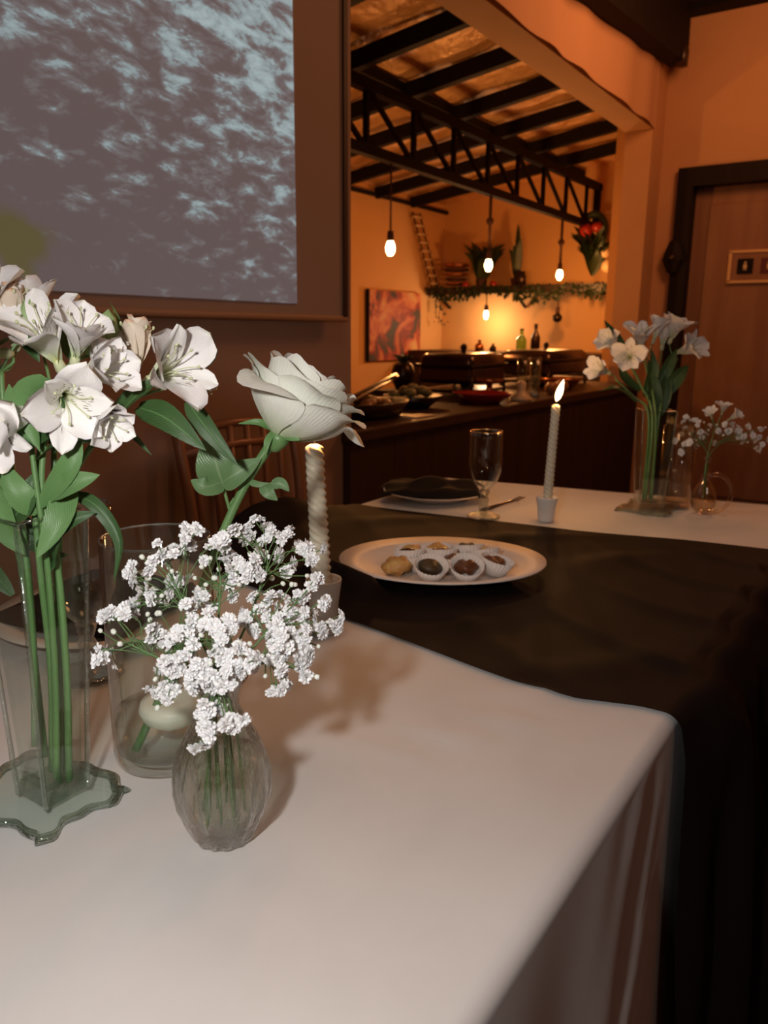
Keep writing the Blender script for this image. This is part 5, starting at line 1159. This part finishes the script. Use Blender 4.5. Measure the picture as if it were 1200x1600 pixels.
fcx = thing('cylinder_vase', 'clear glass cylinder vase with water behind the far lily vase', 'vase', (1.735, 0.402, 0.7545))
part('glass', MB().lathe([(0.0001, 0.0), (0.030, 0.0), (0.0345, 0.006), (0.0345, 0.175), (0.0330, 0.175), (0.0330, 0.012), (0.0001, 0.010)], seg=40), M_GLASSA, fcx)
part('water', MB().lathe([(0.0001, 0.0105), (0.0325, 0.0125), (0.0325, 0.055), (0.0001, 0.055)], seg=32), M_WATER, fcx)
rv = thing('ring_vase', 'clear glass vase with a round loop handle on the far table end', 'vase', (1.712, 0.322, 0.754))
hx, hy = CR.x, CR.y
part('body', MB().lathe([(0.0001, 0.0), (0.012, 0.0), (0.022, 0.010), (0.026, 0.026), (0.022, 0.046), (0.011, 0.068), (0.0055, 0.085), (0.0050, 0.105), (0.0085, 0.118), (0.0078, 0.118), (0.0040, 0.105), (0.0045, 0.085), (0.010, 0.068), (0.0208, 0.046), (0.0246, 0.026), (0.0208, 0.011), (0.0001, 0.003)], (-0.016 * hx, -0.016 * hy, 0), 32), M_GLASSA, rv)
ring = [V((hx * (0.004 + 0.037 * math.cos(a)), hy * (0.004 + 0.037 * math.cos(a)), 0.042 + 0.040 * math.sin(a))) for a in [R_(-100 + i * 230 / 30) for i in range(31)]]
part('loop_handle', MB().tube(ring, 0.0042, 10), M_GLASSA, rv)
part('water', MB().lathe([(0.0001, 0.0045), (0.012, 0.005), (0.0200, 0.012), (0.0238, 0.026), (0.0001, 0.027)], (-0.016 * hx, -0.016 * hy, 0), 24), M_WATER, rv)
FG = 'gypsophila in the ring vase'
gypso('gypsophila sprig spreading left from the ring vase', (1.7031, 0.3353, 0.7850), [(1.7031, 0.3353, 0.8700), (1.7257, 0.3567, 0.9006)], [(1.7008, 0.3839, 0.9505), (1.7282, 0.3957, 0.9379), (1.7264, 0.3983, 0.9134), (1.7223, 0.3906, 0.9266), (1.6974, 0.4019, 0.9026), (1.6936, 0.3798, 0.8968), (1.6889, 0.3864, 0.8820), (1.7101, 0.3691, 0.9467), (1.7010, 0.3611, 0.9375), (1.7250, 0.3749, 0.9181), (1.7169, 0.3557, 0.9231), (1.7551, 0.3528, 0.9141), (1.6845, 0.3694, 0.9040), (1.7424, 0.3707, 0.8866), (1.7399, 0.3590, 0.9056), (1.7703, 0.3500, 0.9319), (1.7672, 0.3368, 0.8963)], [(1.7622, 0.3617, 0.9373), (1.7440, 0.3475, 0.9237), (1.6853, 0.3711, 0.9197), (1.7364, 0.3682, 0.9012), (1.7298, 0.3295, 0.9371), (1.7415, 0.3171, 0.9156), (1.7908, 0.2768, 0.8988), (1.8084, 0.2483, 0.9303)], FG, 31, 2, 0.003, 1.25, rr0=0.0013)
gypso('gypsophila sprig reaching right from the ring vase to the frame edge', (1.7061, 0.3353, 0.7850), [(1.7051, 0.3353, 0.8700), (1.7826, 0.3008, 0.9262)], [(1.7573, 0.3097, 0.9239), (1.7977, 0.3120, 0.9348), (1.7826, 0.2961, 0.9292), (1.7633, 0.2886, 0.9142), (1.7618, 0.2809, 0.9137), (1.7979, 0.2880, 0.8984), (1.7686, 0.2991, 0.9223), (1.8052, 0.2812, 0.9296), (1.7794, 0.2686, 0.9209), (1.7816, 0.2514, 0.9286), (1.7976, 0.2567, 0.9092), (1.8104, 0.2652, 0.9003), (1.7746, 0.2473, 0.9004), (1.8098, 0.2557, 0.8821), (1.8153, 0.2631, 0.8849), (1.8248, 0.2442, 0.9046), (1.7718, 0.3309, 0.9182), (1.7281, 0.3143, 0.9383)], [], FG, 32, 2, 0.003, 1.25, rr0=0.0013)
alstro('small white lily blooms on a short stem in the ring vase', [(1.7011, 0.3353, 0.7850), (1.7021, 0.3363, 0.8700), (1.7483, 0.3350, 0.9296)], [((1.7424, 0.3435, 0.9510), dv(-.4, .6, .6), .3, .5, 'open'), ((1.7614, 0.3279, 0.9598), dv(.0, .8, .5), .7, .55, 'open'), ((1.7680, 0.3128, 0.9469), dv(.5, .4, .6), .2, .55, 'open')], r=.0016, group='white lily in the ring vase')
